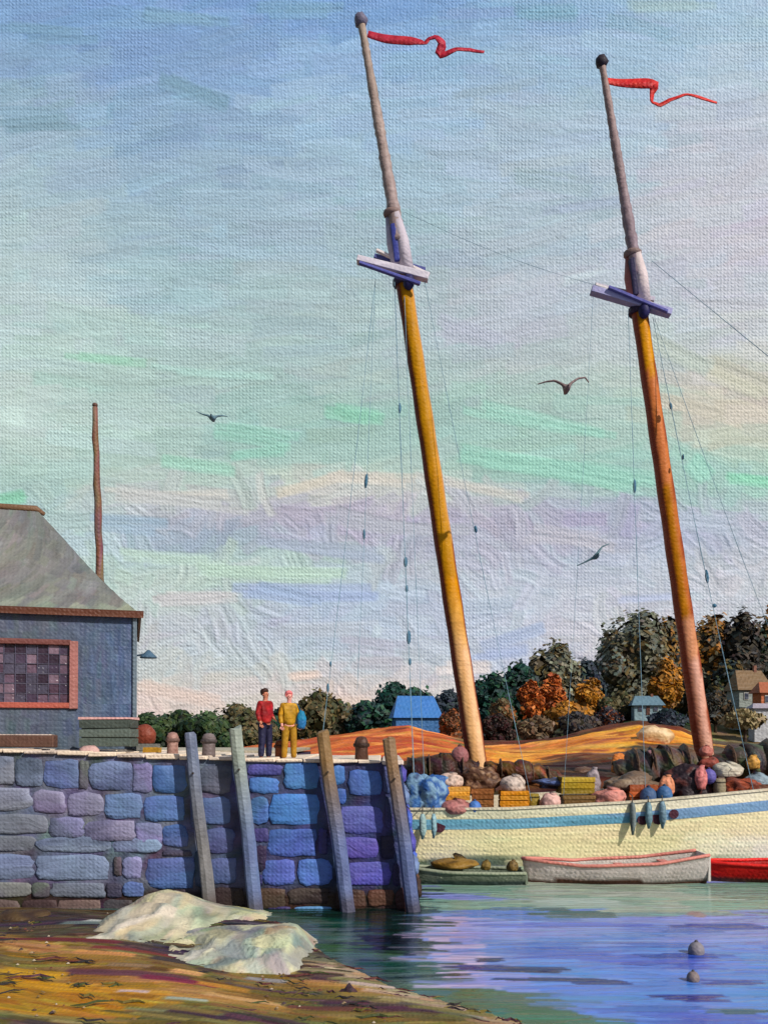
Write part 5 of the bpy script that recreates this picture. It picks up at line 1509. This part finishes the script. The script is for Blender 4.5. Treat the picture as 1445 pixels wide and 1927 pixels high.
# ------------------------------------------------------------ trees and bushes
def dabs(name, ells, pal, size, dens, Y, parent, origin, seed):
    r = np.random.default_rng(seed)
    Vs, Cs = [], []
    pal = [np.array(c, float) for c in pal]
    for (cx, cy, cz, rx, ry, rz_) in ells:
        area = rx * rz_
        n = int(dens * area / (size * size))
        n = max(n, 60)
        # core of overlapping broad dabs, so the crown is closed in its middle
        m_ = max(n // 3, 40)
        dc = r.normal(0, 1, (m_, 3)); dc /= np.linalg.norm(dc, axis=1)[:, None]
        pc = dc * .72 * np.array([rx, ry, rz_]) + np.array([cx, cy, cz])
        tt = np.cross(dc, np.array([0, 0, 1.]) + r.normal(0, .1, (m_, 3))); tt /= np.linalg.norm(tt, axis=1)[:, None]
        bb = np.cross(dc, tt); sz = size * 2.4
        qc = np.stack([pc - tt * sz * .6, pc - bb * sz * .6, pc + tt * sz * .6, pc + bb * sz * .6], 1)
        Vs.append(qc.reshape(-1, 3))
        Cs.append(np.repeat(np.clip(np.stack([pal[i] for i in r.integers(0, len(pal), m_)]) + r.normal(0, 6, (m_, 1)), 6, 240), 4, 0))
        d = r.normal(0, 1, (n, 3)); d /= np.linalg.norm(d, axis=1)[:, None]
        rad = r.uniform(.6, 1.06, n)[:, None] ** .5
        rad = rad * (1 + .13 * np.sin(d[:, :1] * 7 + seed) * np.cos(d[:, 2:] * 6))
        p = d * rad * np.array([rx, ry, rz_]) + np.array([cx, cy, cz])
        nn = d + r.normal(0, .3, (n, 3)) + np.array([.1, -.7, .15]); nn /= np.linalg.norm(nn, axis=1)[:, None]
        t = np.cross(nn, r.normal(0, 1, (n, 3)) + np.array([0, 0, 1.2])); t /= np.linalg.norm(t, axis=1)[:, None]
        b = np.cross(nn, t)
        s1 = size * r.uniform(.7, 1.7, (n, 1)); s2 = size * r.uniform(.5, 1.0, (n, 1))
        q = np.stack([p - t * s1 * .5, p - b * s2 * .5 + t * s1 * .1, p + t * s1 * .55, p + b * s2 * .5 - t * s1 * .05], 1)
        Vs.append(q.reshape(-1, 3))
        # palette by patch
        f = np.sin(p[:, 0] * 1.3 / size * .22 + seed) + np.sin(p[:, 2] * 1.7 / size * .22 + seed * 2) + .8 * np.sin(p[:, 1] * .9 + p[:, 0]) + r.normal(0, .6, n)
        k = np.clip(((f + 2.6) / 5.2 * len(pal)).astype(int), 0, len(pal) - 1)
        c = np.stack([pal[i] for i in k]) + r.normal(0, 11, (n, 1)) + r.normal(0, 3, (n, 3))
        Cs.append(np.repeat(np.clip(c, 6, 240), 4, 0))
    V = np.concatenate(Vs); C = np.concatenate(Cs)
    n = len(V) // 4
    me = bpy.data.meshes.new(name)
    me.vertices.add(n * 4); me.vertices.foreach_set('co', V.ravel().astype(np.float32))
    me.loops.add(n * 4); me.loops.foreach_set('vertex_index', np.arange(n * 4, dtype=np.int32))
    me.polygons.add(n); me.polygons.foreach_set('loop_start', np.arange(0, n * 4, 4, dtype=np.int32)); me.polygons.foreach_set('loop_total', np.full(n, 4, dtype=np.int32))
    me.update(calc_edges=True)
    setcol(me, C); me.materials.append(pmat(Y, rough=.6, mixv=.12, brush=.6, amp=.7))
    return link(name, me, parent, origin)

def tree(px, top, base, hw, Y, pal, label, group, name='tree', size=None, lobes=7, seed=0, trunk=True, dens=6.0, tc=(70, 56, 46)):
    random.seed(seed * 7 + 3)
    s = Y / F
    if group != gb: hw = hw * 1.22
    p = at(px, base, Y)
    gz = float(land_z(p.x, Y))
    H = (base - top) * s; W = hw * s
    root = empty(name, (p.x, Y, min(gz, p.z))); tag(root, label, 'tree' if trunk else 'bush', group)
    z0 = p.z - root.location.z
    size = size or 8.5 * s
    ells = [(0, 0, z0 + H * .62, W * .72, W * .6, H * .36)]
    for i in range(lobes):
        a = i / lobes * 2 * math.pi + random.random()
        ells.append((math.cos(a) * W * .52, math.sin(a) * W * .3, z0 + H * (.42 + random.uniform(-.1, .26)), W * random.uniform(.34, .5), W * .4, H * random.uniform(.17, .26)))
    ells.append((random.uniform(-.2, .2) * W, -.1 * W, z0 + H * .80, W * .4, W * .35, H * .19))
    if not trunk: ells.append((0, 0, z0 + H * .25, W * .9, W * .6, H * .3))
    else: ells.append((0, .1, z0 + H * .22, W * .6, W * .5, H * .22))
    dabs('crown' if trunk else 'foliage', ells, pal, size, dens, Y, root, (0, 0, 0), seed)
    bm = bmesh.new()
    tz = z0 + H * .6
    tw = max(W * .07, .1)
    add_tube(bm, [(0, 0, -.4), (.05 * W, -.02, tz * .5), (-.03 * W, 0, tz)], [tw * 1.5, tw, tw * .5], 7)
    for i in range(4):
        a = i * 1.6 + seed
        add_tube(bm, [(.03 * W, 0, tz * (.45 + .1 * i)), (math.cos(a) * W * .3, math.sin(a) * W * .2, tz * (.65 + .1 * i)), (math.cos(a) * W * .5, math.sin(a) * W * .3, tz * (.8 + .1 * i))], [tw * .5, tw * .35, tw * .12], 5)
    bm_obj('trunk' if trunk else 'stem', bm, tc, pmat(Y), root, True)
GR = [(38, 60, 34), (54, 74, 42), (30, 48, 34), (66, 78, 44)]
OL = [(84, 76, 48), (62, 66, 42), (104, 88, 56), (52, 50, 36)]
DG = [(20, 62, 52), (14, 46, 44), (34, 72, 50), (24, 44, 48), (40, 52, 50)]
NV = [(34, 44, 58), (46, 56, 66), (26, 34, 50), (40, 60, 60)]
GO = [(92, 94, 80), (76, 76, 62), (112, 110, 92), (96, 80, 48), (70, 60, 44), (100, 108, 104)]
AU = [(128, 88, 30), (96, 72, 36), (70, 60, 40), (150, 98, 32), (88, 82, 70)]
RU = [(176, 90, 34), (150, 70, 30), (192, 104, 44), (120, 64, 36)]
OC = [(166, 108, 28), (140, 92, 30), (120, 84, 36), (180, 116, 26)]
DK = [(46, 30, 28), (58, 26, 28), (38, 34, 30), (64, 44, 36)]
DS = [(48, 42, 32), (36, 34, 34), (60, 50, 38), (30, 38, 36)]
gl, gm, gr_, gb = 'green trees left of the people', 'trees behind the quay end', 'trees on the rise at the right', 'bushes on the far shore'
T = [
 (288, 1340, 1426, 44, 72, GR, 'low dark green tree next to the boathouse corner', gl, 1), (338, 1334, 1428, 52, 74, GR, 'round dark green tree above the pinkish bollard', gl, 1),
 (390, 1338, 1428, 52, 71, GR, 'dark green tree between the two left posts', gl, 1), (436, 1322, 1428, 54, 75, OL, 'taller olive tree behind the pale grey green post', gl, 1),
 (478, 1334, 1430, 46, 72, OL, 'olive brown tree directly behind the person in red', gl, 1), (528, 1330, 1416, 44, 78, DG, 'small teal green tree between the two standing people', gl, 1),
 (592, 1298, 1404, 49, 74, OL, 'olive brown tree right of the person in yellow', gm, 1), (640, 1316, 1400, 46, 77, [(90, 76, 58), (104, 90, 66), (60, 70, 60)], 'low brown tree right of the tan topped post', gm, 1),
 (694, 1318, 1396, 44, 76, DG, 'dark green tree left of the blue boat shed', gm, 1), (738, 1280, 1388, 40, 79, DG, 'tallest dark green tree just behind the blue boat shed', gm, 1),
 (790, 1292, 1384, 40, 80, DG, 'dark green tree right behind the blue boat shed', gm, 1), (842, 1296, 1392, 34, 78, NV, 'slate navy tree touching the left mast from the left', gm, 1),
 (925, 1262, 1392, 36, 78, DG, 'dark green tree touching the left mast from the right', gr_, 1), (972, 1240, 1388, 44, 82, DG, 'deep green tree second right of the left mast', gr_, 1),
 (1040, 1202, 1376, 50, 84, GO, 'grey olive round tree midway between the masts', gr_, 1), (1100, 1238, 1372, 38, 86, NV, 'dark slate tree in the dip left of the big olive tree', gr_, 1),
 (1196, 1140, 1364, 72, 88, GO, 'largest grey olive tree just left of the right mast', gr_, 1), (1158, 1178, 1362, 46, 92, GO, 'grey olive tree joined to the left flank of the largest tree', gr_, 1),
 (1262, 1150, 1358, 46, 90, [(96, 90, 72), (130, 90, 30), (60, 56, 44), (40, 44, 52)], 'brown olive tree right behind the right mast', gr_, 1),
 (1340, 1146, 1362, 54, 90, AU, 'autumn brown tree right of the right mast', gr_, 1), (1398, 1142, 1360, 50, 88, DS, 'darkest brown tree behind the grey walled house', gr_, 1),
 (1440, 1156, 1356, 44, 92, [(44, 60, 34), (34, 48, 40), (96, 72, 30), (60, 64, 34)], 'green and brown tree above the orange house', gr_, 1),
 (1480, 1098, 1354, 44, 94, OC, 'ochre tree reaching in at the right edge above the houses', gr_, 1),
 (854, 1334, 1400, 30, 66, [(110, 70, 44), (88, 60, 44), (70, 64, 48), (150, 84, 46)], 'brown bush left against the left mast', gb, 0),
 (938, 1344, 1404, 34, 66, DK, 'nearly black maroon bush right of the left mast', gb, 0), (946, 1316, 1372, 30, 70, [(104, 96, 70), (128, 80, 40), (88, 70, 48)], 'mixed brown bush above the maroon bush', gb, 0),
 (1000, 1280, 1352, 26, 72, RU, 'tall rusty orange bush in front of the deep green tree', gb, 0), (1040, 1268, 1350, 26, 73, RU, 'rusty orange bush with the highest top between the masts', gb, 0),
 (1072, 1322, 1372, 48, 68, OC, 'wide ochre bush below the rusty orange ones', gb, 0), (1110, 1276, 1350, 30, 74, OC, 'golden brown bush below the dark slate tree', gb, 0),
 (1010, 1350, 1396, 44, 63, [(112, 88, 62), (84, 70, 54), (130, 104, 80)], 'taupe bush on the shore below the rusty ones', gb, 0),
 (1160, 1302, 1362, 44, 72, OL, 'olive bush left of the pale blue cottage', gb, 0), (1252, 1236, 1344, 28, 76, OC, 'narrow golden tree just left of the right mast', gr_, 1),
 (1090, 1342, 1392, 44, 62, [(52, 50, 50), (70, 60, 52), (40, 40, 50)], 'dark grey bush above the orange dune', gb, 0), (1146, 1334, 1370, 28, 66, [(78, 84, 88), (60, 50, 60), (130, 70, 40)], 'blue grey bush left below the pale blue cottage', gb, 0),
 (1256, 1338, 1374, 40, 64, NV, 'navy bush left beside the foot of the right mast', gb, 0), (1345, 1300, 1362, 34, 70, [(60, 60, 58), (48, 50, 46), (84, 66, 44)], 'charcoal bush right beside the right mast', gb, 0),
 (1300, 1250, 1352, 34, 80, [(70, 66, 44), (44, 48, 40), (100, 76, 40)], 'olive brown tree low behind the right mast', gr_, 1), (1370, 1240, 1350, 40, 78, [(48, 60, 34), (30, 40, 40), (84, 70, 36)], 'dark green tree left of the grey walled house', gr_, 1),
 (1400, 1340, 1368, 44, 62, [(130, 112, 78), (150, 134, 100), (104, 92, 60)], 'pale brown bush below the houses', gb, 0),
]
for i, t in enumerate(T):
    tree(t[0], t[1], t[2], t[3], t[4], t[5], t[6], t[7], name='tree' if t[8] else 'bush', seed=i + 1, trunk=bool(t[8]))

# pale boulder and stones on the far bank
rock('boulder', 1232, 1398, 66, 34, 52, (196, 150, 100), 'pale tan boulder on the golden dune beside the right mast', 'boulder', 'boulders on the far shore', seed=61, kindcols=[(190, 150, 104), (220, 190, 150)])
for i, (px, py, w, h, c, lab) in enumerate([
    (1010, 1464, 40, 20, (120, 96, 84), 'brown grey boulder on the dark bank right of the left mast'),
    (1100, 1462, 46, 20, (92, 66, 52), 'dark brown boulder on the bank at the end of the orange field'),
    (1165, 1452, 30, 38, (196, 112, 50), 'orange boulder at the right end of the orange field'),
    (965, 1462, 30, 18, (150, 96, 50), 'tawny boulder on the bank just right of the left mast')]):
    rock('boulder', px, py, w, h, 41.5, c, lab, 'boulder', 'boulders on the far shore', seed=70 + i)

for o in S.objects:
    if o.type == 'MESH' and o.parent is None and 'label' not in o and o.get('kind') != 'structure':
        print('UNTAGGED', o.name)
